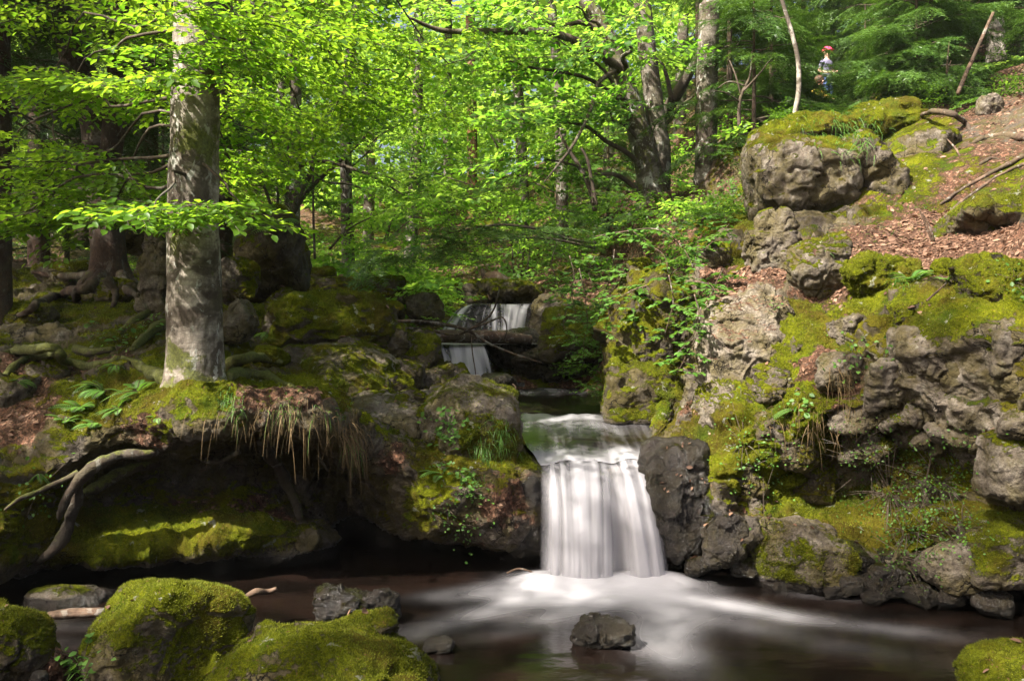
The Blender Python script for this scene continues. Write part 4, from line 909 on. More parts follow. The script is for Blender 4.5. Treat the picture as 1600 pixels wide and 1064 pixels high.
def spray_proto(seed, leaf=0.07, ntw=10, fine=True, droop=.14, width=.62, step=.62, jit=.35):
    """a flat branch tip of unit length along +x: leaves on a main axis and side twigs; returns leaf arrays and twig polylines"""
    r = np.random.RandomState(seed)
    pos, d, up, sz, tw = [], [], [], [], []
    def axis(p0, ang, Ln, z0):
        k = max(3, int(Ln / (leaf * step)))
        t = (np.arange(k) + 1) / k
        a = ang + 0.25 * r.normal() * t
        x = p0[0] + np.cos(a) * Ln * t; y = p0[1] + np.sin(a) * Ln * t
        z = z0 - droop * (x ** 2) - .25 * droop * t * Ln + .01 * r.normal(size=k)
        tw.append(np.stack([np.r_[p0[0], x], np.r_[p0[1], y], np.r_[z0 - droop * p0[0] ** 2, z]], 1))
        sd = np.where(np.arange(k) % 2, 1, -1)
        la = a + sd * np.radians(52 + 10 * r.normal(size=k)); la[-1] = a[-1]
        pos.append(np.stack([x, y, z], 1))
        d.append(np.stack([np.cos(la), np.sin(la), -.18 + .25 * r.normal(size=k)], 1))
        up.append(np.stack([jit * r.normal(size=k), jit * r.normal(size=k), np.ones(k)], 1))
        sz.append(leaf * r.uniform(.65, 1.15, k))
    axis((0.12, 0, 0), 0, .88, 0)
    for i in range(ntw):
        t = .10 + .78 * i / ntw
        sg = 1 if i % 2 else -1
        axis((t, 0.0), sg * np.radians(r.uniform(34, 58)), (.50 * (1 - t) + .14) * r.uniform(.7, 1.2), 0)
    pos, d, up, sz = np.concatenate(pos), np.concatenate(d), np.concatenate(up), np.concatenate(sz)
    V, F, k = leaf_mesh(pos, d, up, sz, width, fine)
    tint = np.repeat(np.clip(r.normal(.5, .22, len(pos)), 0, 1), k)
    return V, F, tint, tw

def needle_proto(seed, ntw=16, needle=.075, droop=.35, width=.012, per=9):
    """a spruce branch tip of unit length along +x: side twigs set with needles"""
    r = np.random.RandomState(seed)
    A, B, Wn, tw = [], [], [], []
    def axis(p0, ang, Ln, hang):
        k = max(4, int(per * Ln / .3))
        t = (np.arange(k) + .5) / k
        x = p0[0] + np.cos(ang) * Ln * t; y = p0[1] + np.sin(ang) * Ln * t
        z = -droop * x ** 2 - hang * Ln * t ** 1.3
        c = np.stack([x, y, z], 1)
        tw.append(np.array([[p0[0], p0[1], -droop * p0[0] ** 2], c[k // 2], c[-1]]))
        for sg in (-1, 1):
            la = ang + sg * np.radians(r.uniform(35, 70, k))
            dv = np.stack([np.cos(la), np.sin(la), r.uniform(-.5, .35, k)], 1) * (needle * r.uniform(.7, 1.2, k))[:, None]
            A.append(c); B.append(c + dv)
    axis((0, 0), 0, 1, 0)
    for i in range(ntw):
        t = .06 + .86 * i / ntw
        axis((t, 0.0), (1 if i % 2 else -1) * np.radians(r.uniform(38, 62)), (.42 * (1 - t) + .10) * r.uniform(.7, 1.15), r.uniform(.1, .7))
    A, B = np.concatenate(A), np.concatenate(B)
    d = B - A
    s = np.cross(d, np.stack([.4 * r.normal(size=len(A)), .4 * r.normal(size=len(A)), np.ones(len(A))], 1))
    s /= np.maximum(np.linalg.norm(s, axis=1), 1e-9)[:, None]
    V = np.stack([A - s * width / 2 * .6, A + s * width / 2 * .6, A + d * .6 + s * width * .5, B, A + d * .6 - s * width * .5], 1).reshape(-1, 3)
    V = np.stack([A - s * width * .5, A + s * width * .5, B], 1).reshape(-1, 3)
    F = np.arange(len(V)).reshape(-1, 3)
    tint = np.repeat(np.clip(r.normal(.5, .25, len(A)), 0, 1), 3)
    return V, F, tint, tw

BEECH = [spray_proto(100 + i, .075, 11, True) for i in range(5)]
BACK = [spray_proto(200 + i, .125, 8, False, step=.60) for i in range(5)]
BACKF = [spray_proto(220 + i, .20, 6, False, step=.55) for i in range(4)]
SPRUCE = [needle_proto(300 + i) for i in range(4)]
FIR = [needle_proto(320 + i, ntw=14, needle=.085, droop=.15, width=.02, per=10) for i in range(4)]

def orient(d, roll, scale):
    """rotation matrices (k x 3 x 3) taking +x to d with +z kept upward, rolled and scaled"""
    d = d / np.linalg.norm(d, axis=1)[:, None]
    up = np.tile(np.array((0, 0, 1.0)), (len(d), 1)); up[np.abs(d[:, 2]) > .97] = (1, 0, 0)
    s = np.cross(up, d); s /= np.linalg.norm(s, axis=1)[:, None]
    n = np.cross(d, s)
    c, sn = np.cos(roll)[:, None], np.sin(roll)[:, None]
    s2, n2 = s * c + n * sn, n * c - s * sn
    return np.stack([d, s2, n2], 2) * scale[:, None, None]

def place(protos, pos, d, scale, rs, roll=.3, tintoff=None, twigs=True, tr=.006):
    """copies of the sprays, as leaf arrays and twig arrays in world coordinates"""
    k = len(pos)
    R = orient(d, rs.normal(0, roll, k), scale)
    which = rs.randint(0, len(protos), k)
    to = np.zeros(k) if tintoff is None else tintoff
    Vs, Fs, Ts, o, wood = [], [], [], 0, []
    for i, (V, F, tint, tw) in enumerate(protos):
        sel = np.nonzero(which == i)[0]
        if not len(sel): continue
        W_ = np.einsum('kij,vj->kvi', R[sel], V) + pos[sel][:, None, :]
        Vs.append(W_.reshape(-1, 3)); n = len(V)
        Fs.append((F[None] + (np.arange(len(sel)) * n)[:, None, None]).reshape(-1, F.shape[1]) + o)
        o += n * len(sel)
        Ts.append(np.clip(tint[None] + to[sel][:, None], 0, 1).ravel())
        if twigs:
            for t_i, t in enumerate(tw):
                if len(t) > 3: t = t[[0, len(t) // 3, 2 * len(t) // 3, -1]]
                r0 = tr * (1.0 if t_i == 0 else .5)
                tv_, tf_, tc_ = tube(t, np.linspace(r0, r0 * .3, len(t)), 3, n=len(t))
                w2 = np.einsum('kij,vj->kvi', R[sel], tv_) + pos[sel][:, None, :]
                wood.append((w2.reshape(-1, 3), (tf_[None] + (np.arange(len(sel)) * len(tv_))[:, None, None]).reshape(-1, 4), np.zeros((0, 3), int)))
    return np.concatenate(Vs), np.concatenate(Fs), np.concatenate(Ts), wood

def wood_mesh(name, parts, mat, parent, moss=0.0):
    V, F = join(parts)
    return mk(name, V, F, mat, parent=parent, attrs={'moss': np.full(len(V), moss)})

def trunk_mesh(name, pts, rad, mat, parent, seg=14, n=None, rough=.12, moss=None, rscale=5, flare=None):
    V, F, c = tube(pts, rad, seg, n, rough, rscale)
    if flare is not None:                      # root flare: lobes near the foot
        z0, hgt, amt = flare
        ax = np.array(pts[0])
        t = np.clip(1 - (V[:, 2] - z0) / hgt, 0, 1) ** 2
        ang = np.arctan2(V[:, 1] - ax[1], V[:, 0] - ax[0])
        g = 1 + t * amt * (.6 + .5 * np.cos(ang * 5 + 1) + .3 * np.cos(ang * 3))
        V[:, 0] = ax[0] + (V[:, 0] - ax[0]) * g; V[:, 1] = ax[1] + (V[:, 1] - ax[1]) * g
    m = moss(V) if callable(moss) else np.full(len(V), moss or 0.0)
    return mk(name, V, [F, c], mat, parent=parent, attrs={'moss': m})

def bough(p0, p1, r0, sag=.1, rs=None, seg=6, wig=.06):
    """a limb from p0 to p1"""
    L = np.linalg.norm(p1 - p0)
    t = np.linspace(0, 1, 6)[:, None]
    pts = p0 + (p1 - p0) * t
    pts[:, 2] += (L * sag * np.sin(t[:, 0] * np.pi))
    pts[1:-1] += rs.normal(0, wig * L * .5, (4, 3))
    V, F, c = tube(pts, np.linspace(r0, r0 * .25, 6), seg, n=13)
    return (V, F, c), pts

def leafy_tree(name, label, group, tp, tr, clusters, protos, leafmat, barkmat, seed, spray=.9, up=.0, limb_r=.02, cat='tree', roll=.3, twigs=True, tint=.0, trough=.1, mossy=.2, limbs=True, tseg=12, flare=None, twigr=.006, tiltz=0.1):
    """tp: trunk points, tr: trunk radii, clusters: (centre, radii, how many sprays)"""
    rs = np.random.RandomState(seed)
    tp = np.array(tp, float)
    root = thing(name, label, cat, tp[0], group)
    trunk_mesh('trunk', tp, tr, barkmat, root, seg=tseg, n=max(14, len(tp) * 6), rough=trough, moss=mossy, flare=flare)
    pos, d, wood = [], [], []
    for c, r, k in clusters:
        c = np.array(c, float); r = np.array(r, float)
        v = rs.normal(size=(k, 3)); v /= np.linalg.norm(v, axis=1)[:, None]
        v *= rs.uniform(.35, 1, k)[:, None] ** .6
        p = c + v * r
        i = np.argmin(np.abs(tp[:, 2] - (c[2] - .3)))
        ax = tp[i]
        h = p - ax; h[:, 2] = 0
        h = h / np.maximum(np.linalg.norm(h, axis=1), .2)[:, None]
        dd = h + rs.normal(0, .55, (k, 3)) * np.array((1, 1, .35)); dd[:, 2] += up + rs.normal(0, tiltz, k)
        pos.append(p - dd / np.linalg.norm(dd, axis=1)[:, None] * spray * .4); d.append(dd)
        if limbs:
            j = min(max(np.searchsorted(tp[:, 2], c[2] - .35 * np.linalg.norm(c[:2] - ax[:2])), 1), len(tp) - 1)
            w_, lp = bough(tp[j] * .6 + tp[j - 1] * .4, c, limb_r * (1 + .5 * rs.rand()), .06, rs)
            wood.append(w_)
    pos, d = np.concatenate(pos), np.concatenate(d)
    sc = spray * rs.uniform(.65, 1.25, len(pos))
    V, F, T, tw = place(protos, pos, d, sc, rs, roll, rs.normal(tint, .16, len(pos)), twigs, twigr)
    crown = mk('crown', V, F, leafmat, parent=root, smooth=False, attrs={'tint': T})
    if wood or tw:
        wood_mesh('branches', wood + tw, M_TWIG, root, .1)
    return root

def conifer(name, label, group, base, height, r0, seed, protos, leafmat, zlow, zhigh, blen, nb, barkmat=None, lean=(0, 0), sides=None, droop=-.15, trunk_pts=None, trunk_r=None, twigs=False, dead=0, flare=None, mossy=.2):
    rs = np.random.RandomState(seed)
    base = np.array(base, float)
    tp = np.array([base + np.array((lean[0] * t, lean[1] * t, height * t)) for t in np.linspace(0, 1, 6)]) if trunk_pts is None else np.array(trunk_pts, float)
    tr = np.linspace(r0, r0 * .25, len(tp)) if trunk_r is None else trunk_r
    root = thing(name, label, 'tree', tp[0], group)
    trunk_mesh('trunk', tp, tr, barkmat or M_SPRUCE, root, seg=14, n=60, rough=.16, moss=mossy, rscale=7, flare=flare)
    z = np.sort(rs.uniform(zlow, zhigh, nb))
    t = np.clip((z - tp[0, 2]) / (tp[-1, 2] - tp[0, 2]), 0, 1)
    axp = np.stack([np.interp(z, tp[:, 2], tp[:, k]) for k in range(3)], 1)
    ang = rs.uniform(0, 2 * np.pi, nb) if sides is None else rs.uniform(sides[0], sides[1], nb)
    dv = np.stack([np.cos(ang), np.sin(ang), droop + .12 * rs.normal(size=nb)], 1)
    bl = blen * (1.05 - .6 * t) * rs.uniform(.6, 1.15, nb)
    pos, d, sc, wood = [], [], [], []
    for k in range(nb):
        w_, lp = bough(axp[k], axp[k] + dv[k] / np.linalg.norm(dv[k]) * bl[k], .006 + .006 * bl[k], .05, rs, 5, .03)
        wood.append(w_)
        if k < dead: continue
        ns = max(4, int(bl[k] * 6.5))
        for q in range(ns):
            f = .22 + .78 * q / ns
            i = f * 5; i0 = min(int(i), 4)
            pp = lp[i0] + (lp[i0 + 1] - lp[i0]) * (i - i0)
            sg = rs.uniform(-1, 1) if q < ns - 1 else 0
            dd = dv[k] + sg * 1.2 * np.array((-dv[k][1], dv[k][0], 0)) + np.array((0, 0, -.25 + .15 * rs.normal()))
            pos.append(pp); d.append(dd); sc.append((.40 + .22 * bl[k]) * rs.uniform(.7, 1.2))
    V, F, T, tw = place(protos, np.array(pos), np.array(d), np.array(sc), rs, .35, rs.normal(0, .15, len(pos)), twigs, .006)
    mk('crown', V, F, leafmat, parent=root, smooth=False, attrs={'tint': T})
    wood_mesh('branches', wood + tw, M_TWIG, root, .1)
    return root
#@@PART3

# ------------------------------------------------------------------ trees
def gp(px, Y, dz=-0.15):
    x = (px - 800) / FPX * Y
    z = float(ground_z(x, Y)) + dz
    return np.array((x, Y, z))

# the beech on the root plate
bt = [P(306, 625, 5.2), P(306, 585, 5.2), P(305, 540, 5.2), P(304, 480, 5.2), P(303, 400, 5.2), P(302, 320, 5.2), P(304, 220, 5.2), P(306, 120, 5.2), P(306, 0, 5.2), P(304, -150, 5.2), P(310, -400, 5.25), P(300, -800, 5.3), P(310, -1300, 5.4)]
br = [.185, .165, .160, .157, .150, .143, .138, .130, .122, .115, .105, .085, .04]
def beech_moss(V):
    return 0.26 + 0.25 * fbm(V * 2.5 + 4, 3) + anchors(V, [(330, 240, 5.1, .16, .5), (280, 220, 5.05, .12, .4), (272, 370, 5.05, .12, .4), (330, 320, 5.1, .1, .3), (265, 550, 5.05, .1, .4), (300, 600, 5.1, .25, .35), (345, 590, 5.2, .15, .4)])
rs = np.random.RandomState(3)
beech = thing('beech_tree', 'grey beech with blotched lichen bark standing on the root plate over the hollow', 'tree', bt[0])
trunk_mesh('trunk', bt, br, M_BEECH, beech, seg=40, n=220, rough=.10, moss=beech_moss, rscale=4.5, flare=(bt[0][2] + .02, .30, .24))
LOW = [((150, 125, 5.5), (.45, .35, .09), 12), ((265, 118, 4.85), (.32, .20, .06), 7), ((315, 70, 4.85), (.26, .18, .06), 4), ((290, 15, 4.9), (.3, .2, .08), 4), ((60, 235, 5.6), (.3, .4, .08), 5), ((120, 262, 5.7), (.45, .4, .07), 10), ((205, 285, 5.7), (.42, .35, .07), 8), ((100, 315, 5.6), (.50, .4, .06), 11), ((265, 330, 4.85), (.36, .12, .04), 8), ((350, 325, 4.95), (.20, .15, .04), 4), ((170, 330, 5.6), (.4, .3, .05), 5),
       ((40, 345, 5.4), (.3, .3, .05), 5), ((345, 250, 5.5), (.25, .3, .10), 5),
       ((110, 40, 6.0), (.55, .45, .16), 8), ((240, 25, 5.9), (.45, .4, .14), 6), ((60, 130, 6.2), (.5, .4, .14), 5), ((395, 40, 4.9), (.42, .45, .15), 10), ((380, 130, 5.6), (.30, .4, .12), 7), ((470, 60, 5.9), (.42, .45, .15), 9), ((560, 130, 6.5), (.45, .45, .11), 7), ((640, 165, 6.9), (.40, .45, .09), 5), ((570, 20, 6.2), (.35, .5, .13), 5), ((490, 190, 6.8), (.40, .45, .12), 9), ((720, 70, 7.2), (.35, .5, .10), 4), ((420, 240, 7.0), (.40, .45, .12), 7)]
pos, d, sc, wood = [], [], [], []
for (c, r, k) in LOW:
    c3 = P(*c); ax = np.array((bt[5][0], 5.2, c3[2]))
    out = c3 - ax; out[2] = 0; out /= max(np.linalg.norm(out), .2)
    zt = np.clip(c3[2] + .25, 2.0, 4.2)
    w_, lp = bough(np.array((bt[5][0], 5.2, zt)), c3 + out * .2, .013, .08, rs, 6, .08); wood.append(w_)
    p = c3 + rs.uniform(-1, 1, (k, 3)) * np.array(r)
    dd = out * .9 + rs.normal(0, .45, (k, 3)) * np.array((1, 1, .12)); dd[:, 2] -= .04
    pos.append(p - dd / np.linalg.norm(dd, axis=1)[:, None] * .25); d.append(dd); sc.append(rs.uniform(.50, .85, k))
for (c, r, k) in [((-1.9, 6.3, 5.4), (1.2, 1.0, .4), 26), ((-3.0, 5.9, 6.2), (1.0, 1.0, .4), 24), ((-1.2, 6.6, 6.6), (1.2, 1.0, .4), 22), ((-2.2, 6.6, 7.8), (1.4, 1.2, .5), 26)]:
    c3 = np.array(c); v = rs.normal(size=(k, 3)); v /= np.linalg.norm(v, axis=1)[:, None]; v *= rs.rand(k)[:, None] ** .4
    p = c3 + v * np.array(r); out = p - np.array((-1.84, 5.2, 0)); out[:, 2] = 0
    dd = out / np.maximum(np.linalg.norm(out, axis=1), .3)[:, None] + rs.normal(0, .3, (k, 3)) * np.array((1, 1, .3))
    w_, lp = bough(np.array((-1.84, 5.25, c3[2] - .6)), c3, .035, .08, rs, 6, .08); wood.append(w_)
    pos.append(p); d.append(dd); sc.append(rs.uniform(.8, 1.3, k))
pos, d, sc = np.concatenate(pos), np.concatenate(d), np.concatenate(sc)
V, F, T, tw = place(BEECH, pos, d, sc, rs, .18, rs.normal(.12, .15, len(pos)), True, .005)
mk('crown', V, F, M_LBEECH, parent=beech, smooth=False, attrs={'tint': T})
wood_mesh('branches', wood + tw, M_TWIG, beech, .15)

def root_part(parent, pts, rad, mat=None, moss=.35, seg=10, rough=.45, seat=True):
    """a root that creeps over the surface it lies on, kinked and uneven"""
    q = []
    for i, p in enumerate(pts):
        w = P(*p)
        h_, n_ = hit(p[0], p[1])
        if seat and h_ is not None and abs(h_[1] - p[2]) < .7:
            w = h_ + n_ * rad[min(i, len(rad) - 1)] * .15
        q.append(w)
    n = (len(q) - 1) * 9 + 1
    t = np.linspace(0, len(q) - 1, n)
    C = catmull_matrix(len(q), t) @ np.array(q)
    C += .55 * np.mean(rad) * np.stack([fbm(C * 7 + 3, 3), fbm(C * 7 + 33, 3), fbm(C * 7 + 63, 3)], 1)
    R = np.interp(t, np.arange(len(rad)), rad) * .8 * (1 + .45 * fbm(C * 6 + 90, 3))
    V, F, c = tube(C, R, seg, n, rough, 11)
    nn = normals(V, F)
    return mk('root', V, [F, c], mat or M_ROOT, parent=parent, attrs={'moss': moss + .3 * nn[:, 2]})
for pts, rad, m in [
    ([(310, 700, 5.3), (270, 698, 5.15), (232, 708, 5.0), (190, 712, 4.95), (150, 728, 4.9), (120, 752, 4.88), (98, 792, 4.88), (92, 812, 4.9)], [.03, .035, .04, .045, .055, .05, .045, .02], .1),
    ([(160, 722, 4.95), (128, 748, 4.92), (118, 780, 4.95), (108, 810, 4.95), (98, 840, 4.95), (78, 862, 4.9), (60, 880, 4.9)], [.03, .04, .05, .06, .062, .045, .02], .15),
    ([(122, 738, 4.9), (95, 752, 4.85), (60, 768, 4.8), (28, 780, 4.72), (8, 796, 4.7)], [.03, .026, .022, .02, .012], .2),
    ([(250, 725, 5.5), (200, 735, 5.35), (165, 752, 5.25), (130, 772, 5.1)], [.03, .05, .06, .03], .3),
    ([(410, 690, 5.3), (425, 715, 5.5), (445, 750, 5.65), (462, 785, 5.7), (470, 810, 5.7)], [.05, .06, .055, .045, .03], .3),
    ([(375, 705, 5.2), (340, 722, 5.3), (300, 716, 5.4)], [.02, .018, .01], .1),
    ([(495, 712, 5.2), (512, 735, 5.3), (500, 720, 5.25)], [.012, .014, .008], .1),
    ([(355, 590, 5.15), (385, 585, 5.25), (415, 590, 5.3), (445, 604, 5.3), (470, 612, 5.2)], [.06, .05, .045, .035, .02], .75),
    ([(350, 575, 5.3), (380, 560, 5.5), (410, 558, 5.7), (440, 566, 5.8)], [.05, .045, .04, .02], .7),
    ([(262, 598, 5.15), (240, 585, 5.3), (215, 570, 5.5), (190, 560, 5.6)], [.05, .05, .04, .02], .7),
    ([(205, 548, 5.8), (240, 515, 6.0), (262, 505, 6.2)], [.03, .055, .05], .7),
    ([(190, 520, 6.3), (215, 500, 6.4), (232, 488, 6.6)], [.03, .045, .03], .6),
    ([(178, 548, 5.6), (140, 552, 5.6), (120, 548, 5.6)], [.03, .045, .045], .45),
    ([(185, 562, 5.55), (140, 574, 5.5), (100, 566, 5.5), (92, 548, 5.55), (60, 545, 5.55), (20, 552, 5.5), (-20, 575, 5.4)], [.03, .04, .04, .035, .04, .045, .04], .75),
    ([(95, 552, 5.5), (50, 560, 5.45), (20, 575, 5.4), (0, 600, 5.35)], [.03, .035, .03, .02], .7)]:
    root_part(beech, pts, np.array(rad) * (.8 if m < .32 else 1), moss=m + .2, seat=m > .32)

# the spruce whose roots grip the slope behind the beech, forked above
spt = [P(178, 452, 8.4), P(172, 420, 8.4), P(166, 360, 8.4), P(160, 300, 8.4), P(158, 240, 8.4), P(152, 180, 8.45)]
spruce = conifer('spruce_tree', 'dark red-brown spruce with a forked stem and gripping roots behind the beech', None, spt[0], 8, .22, 31, SPRUCE, M_NEEDLE, 3.2, 9.5, 2.0, 46,
                 trunk_pts=spt + [P(130, 120, 8.5), P(100, 40, 8.5), P(80, -60, 8.5), P(60, -400, 8.6), P(60, -900, 8.7)], trunk_r=[.20, .165, .15, .148, .15, .17, .14, .13, .12, .11, .05], flare=(spt[0][2], .45, .35), mossy=.1)
V, F, c = tube([P(166, 270, 8.35), P(176, 215, 8.35), P(182, 160, 8.35), P(186, 60, 8.4), P(190, -100, 8.4), P(190, -500, 8.5)], [.10, .11, .10, .09, .08, .05], 12, 40, .15, 7)
mk('stem', V, [F, c], M_SPRUCE, parent=spruce, attrs={'moss': np.full(len(V), .1)})
for pts, rad in [([(160, 425, 8.3), (138, 438, 8.2), (120, 452, 8.0), (122, 475, 7.8), (150, 482, 7.6)], [.10, .07, .05, .04, .02]), ([(165, 430, 8.3), (130, 450, 8.0), (90, 462, 7.7), (55, 478, 7.4), (30, 495, 7.1)], [.10, .07, .05, .04, .02]),
                 ([(188, 430, 8.3), (200, 452, 8.1), (215, 462, 7.9)], [.08, .05, .02]), ([(172, 440, 8.3), (182, 460, 8.0), (176, 480, 7.7)], [.07, .04, .02]), ([(150, 430, 8.3), (100, 432, 8.4), (50, 425, 8.5)], [.07, .045, .02])]:
    root_part(spruce, pts, rad, M_SPRUCE, .2)
G_SPR, G_BACK, G_FIR = 'dark spruces on the shaded bank', 'sunlit broadleaf trees up the valley', 'young firs on the slope'
for px, Y, r, lab, sd_, lo, hi in [(-2, 7.0, .10, 'dark narrow spruce trunk cut by the picture edge', 41, 2.9, 8, ), (60, 11.5, .14, 'slim dark spruce between the edge trunk and the forked one', 42, 3.0, 9), (235, 12.0, .12, 'thin shaded spruce seen behind the beech trunk', 43, 2.9, 9), (350, 13.5, .13, 'shaded spruce just past the beech', 44, 3.6, 9), (-120, 9.5, .16, 'spruce standing just outside the picture by the dark bank', 45, 2.2, 9), (130, 16, .16, 'spruce far back in the dark wood', 46, 2.8, 11)]:
    conifer('spruce_tree', lab, G_SPR, gp(px, Y), 10, r, sd_, SPRUCE, M_NEEDLE, lo, hi, 1.7, 44, dead=6)

for i, (px, Y, h, lab) in enumerate([(15, 12.5, 2.6, 'low dark spruce hiding the ground by the edge trunk'), (105, 13.5, 2.8, 'low dark spruce behind the forked stem'), (255, 13, 2.4, 'low dark spruce between forked stem and beech'), (-70, 12, 3, 'young spruce at the dark picture edge'), (330, 15, 3, 'young spruce in the shade past the beech')]):
    b = gp(px, Y)
    conifer('spruce_tree', lab, 'young spruces in the dark wood', b, h, .04, 240 + i, SPRUCE, M_NEEDLE, b[2] + .1, b[2] + h, 1.2, 40, droop=-.05)
# unseen beeches added around the photographer, placed to shade and dapple the banks
def crown_clusters(rs, base, h, rad, low, n, k):
    out = []
    for i in range(n):
        t = (i + .5) / n
        z = base[2] + low + (h - low) * t
        a = i * 2.4 + rs.uniform(-.4, .4); rr_ = rad * (1 - .55 * t) * rs.uniform(.35, 1)
        out.append(((base[0] + math.cos(a) * rr_, base[1] + math.sin(a) * rr_, z), (rad * .45, rad * .45, rad * .18), k))
    return out
rs = np.random.RandomState(77)
for i, (x, y, z, h, rad, low, lab) in enumerate([(-7.4, 3.0, 1.5, 9, 1.8, 3.4, 'unseen beech added on the near bank for its shade'), (-7.2, 6.6, 1.6, 10, 2.2, 3.2, 'tall unseen beech added beyond the picture edge to shade the bank'), (-4.6, -.5, 1.2, 9, 2.1, 3.4, 'unseen beech added behind the photographer as shade canopy')]):
    b = np.array((x, y, z))
    leafy_tree('beech_tree', lab, 'unseen beeches added to shade the bank', [b, b + (0.1, .1, h * .5), b + (0, .1, h)], [.18, .14, .05], crown_clusters(rs, b, h, rad, low, 9, 16), BACK, M_LBACK, M_GREYB, 500 + i, spray=1.1, limb_r=.03, twigs=False)

b = np.array((-3.3, .6, .6))  # unseen beech added so its crown dims the sun on fall and foam
leafy_tree('beech_tree', 'slim unseen beech added beside the photographer to shade the waterfall', 'unseen beeches added to shade the bank', [b, b + (-.1, .3, 2.5), b + (-.2, .8, 5.0), b + (-.3, 1.3, 7.0)], [.10, .085, .06, .02],
           [((-3.52, 1.86, 6.6), (.38, .33, .3), 9), ((-3.35, 1.5, 6.1), (.4, .35, .3), 7)], BACK, M_LBACK, M_GREYB, 520, spray=.6, limb_r=.02, twigs=False)

# trees up the valley
rs = np.random.RandomState(5)
BG = [  # px, Y, trunk radius, height, crown radius, lowest foliage, label
 (455, 12.5, .10, 7.5, 2.0, .9, 'leafy young beech behind the big dark rock'),
 (545, 15.5, .12, 9, 2.4, 1.0, 'bright bushy tree behind the forked shrub'),
 (640, 19, .14, 10, 2.6, 1.0, 'pale green tree in the sunny gap above the stream'),
 (575, 24, .16, 11, 3.0, 1.0, 'big sunlit tree far up the valley over the shrub'),
 (705, 25, .16, 11, 3.0, .8, 'sunlit tree just beside the orange trunk'),
 (820, 20, .15, 10, 2.7, .9, 'dense sunny tree above the upper waterfall'),
 (880, 15.5, .12, 8.5, 2.2, .9, 'leafy tree leaning over the stream before the double beech'),
 (330, 19, .14, 9, 2.4, .8, 'dim green tree behind the front beech'),
 (240, 23, .16, 10, 2.8, .8, 'green tree glimpsed between spruce and beech trunks'),
 (90, 22, .16, 10, 2.8, .8, 'tree with lit leaves deep in the dark wood'),
 (440, 29, .18, 12, 3.4, .8, 'tall tree at the back above the dark rock'),
 (780, 33, .2, 13, 3.6, .8, 'tall tree at the head of the valley'),
 (950, 27, .18, 12, 3.2, .8, 'green tree behind the double beech'),
 (1060, 22, .16, 11, 2.8, .8, 'shaded leafy tree behind the broken trunk')]
for i, (px, Y, r, h, rad, low, lab) in enumerate(BG):
    b = gp(px, Y)
    leafy_tree('broadleaf_tree', lab, G_BACK, [b, b + (rs.normal(0, .15), 0, h * .35), b + (rs.normal(0, .3), 0, h * .7), b + (rs.normal(0, .3), 0, h)], [r, r * .8, r * .55, r * .2],
               crown_clusters(rs, b, h, rad, low, 13, 13 if Y < 22 else 15), BACK if Y < 21 else BACKF, M_LBACK, M_GREYB, 600 + i, spray=1.05 if Y < 21 else 1.3, limb_r=.018, twigs=Y < 17, twigr=.005, tint=.28 if Y > 16 else .05)  # farther crowns get a paler tint: distant glow put into the leaf colour
# named trunks
b = [P(738, 345, 21), P(738, 260, 21), P(737, 150, 21), P(735, 40, 21), P(733, -80, 21), P(733, -300, 21)]
leafy_tree('pine_tree', 'orange-brown sunlit trunk rising in the bright gap above the falls', None, b, [.13, .12, .115, .11, .10, .08], [((b[-1][0], 21, b[-1][2] - .5), (1.6, 1.6, .8), 20)], BACKF, M_LBACK, M_PINE, 71, spray=1.2, twigs=False)
b1 = [P(1020, 350, 12), P(1018, 300, 12), P(1012, 262, 12), P(998, 205, 12), P(982, 150, 12), P(965, 100, 12), P(940, 40, 12), P(905, -15, 12), P(860, -80, 12)]
dbl = leafy_tree('beech_tree', 'leaning mossy double beech arching over the stream', None, b1, [.22, .21, .17, .155, .145, .13, .12, .10, .05],
    [(P(870, 60, 11), (1.0, .9, .3), 18), (P(780, 90, 11), (.9, .8, .25), 14), (P(930, 160, 11.5), (.7, .7, .25), 12), (P(840, 170, 11), (.8, .8, .25), 13), (P(900, 10, 11.5), (1.0, .9, .3), 14), (P(990, 60, 11), (.8, .7, .3), 10), (P(760, 10, 11.5), (1.0, .9, .3), 14), (P(855, 250, 11.5), (.6, .6, .2), 9)],
    BACK, M_LBACK, M_GREYB, 72, spray=.9, limb_r=.03, mossy=.5, tint=-.1, flare=(b1[0][2], .6, .5))
V, F, c = tube([P(1026, 350, 12.1), P(1032, 240, 12.1), P(1024, 180, 12.1), P(1014, 100, 12.1), P(1006, 30, 12.1), P(1000, -60, 12.1), P(995, -300, 12.1)], [.18, .14, .13, .125, .12, .11, .07], 14, 60, .12, 6)
mk('trunk', V, [F, c], M_GREYB, parent=dbl, attrs={'moss': .4 + .3 * fbm(V * 3, 2)})
for pts, rad in [([P(970, 110, 11.9), P(930, 80, 11.6), P(860, 52, 11.3), P(760, 50, 11), P(690, 48, 10.8), P(640, 28, 10.6)], [.07, .06, .05, .045, .03, .015]),
                 ([P(965, 108, 11.9), P(935, 130, 11.4), P(925, 165, 11), P(910, 200, 10.6), P(890, 235, 10.3), P(850, 285, 10)], [.04, .03, .025, .02, .018, .008])]:
    V, F, c = tube(pts, rad, 7, 40, .2, 7)
    mk('limb', V, [F, c], M_TWIG, parent=dbl, attrs={'moss': np.full(len(V), .35)})
b = [P(1096, 350, 11.4), P(1102, 262, 11.4), P(1104, 200, 11.4), P(1105, 120, 11.4), P(1107, 60, 11.4), P(1108, 8, 11.4)]
snag = thing('snag', 'thick grey trunk with a pale broken top and white lichen streaks', 'dead tree', b[0])
trunk_mesh('trunk', b, [.17, .135, .135, .135, .132, .128], M_GREYB, snag, seg=28, n=90, rough=.09, moss=lambda V: .32 + .3 * fbm(V * 2, 2), flare=(b[0][2], .5, .4))
rs = np.random.RandomState(9)
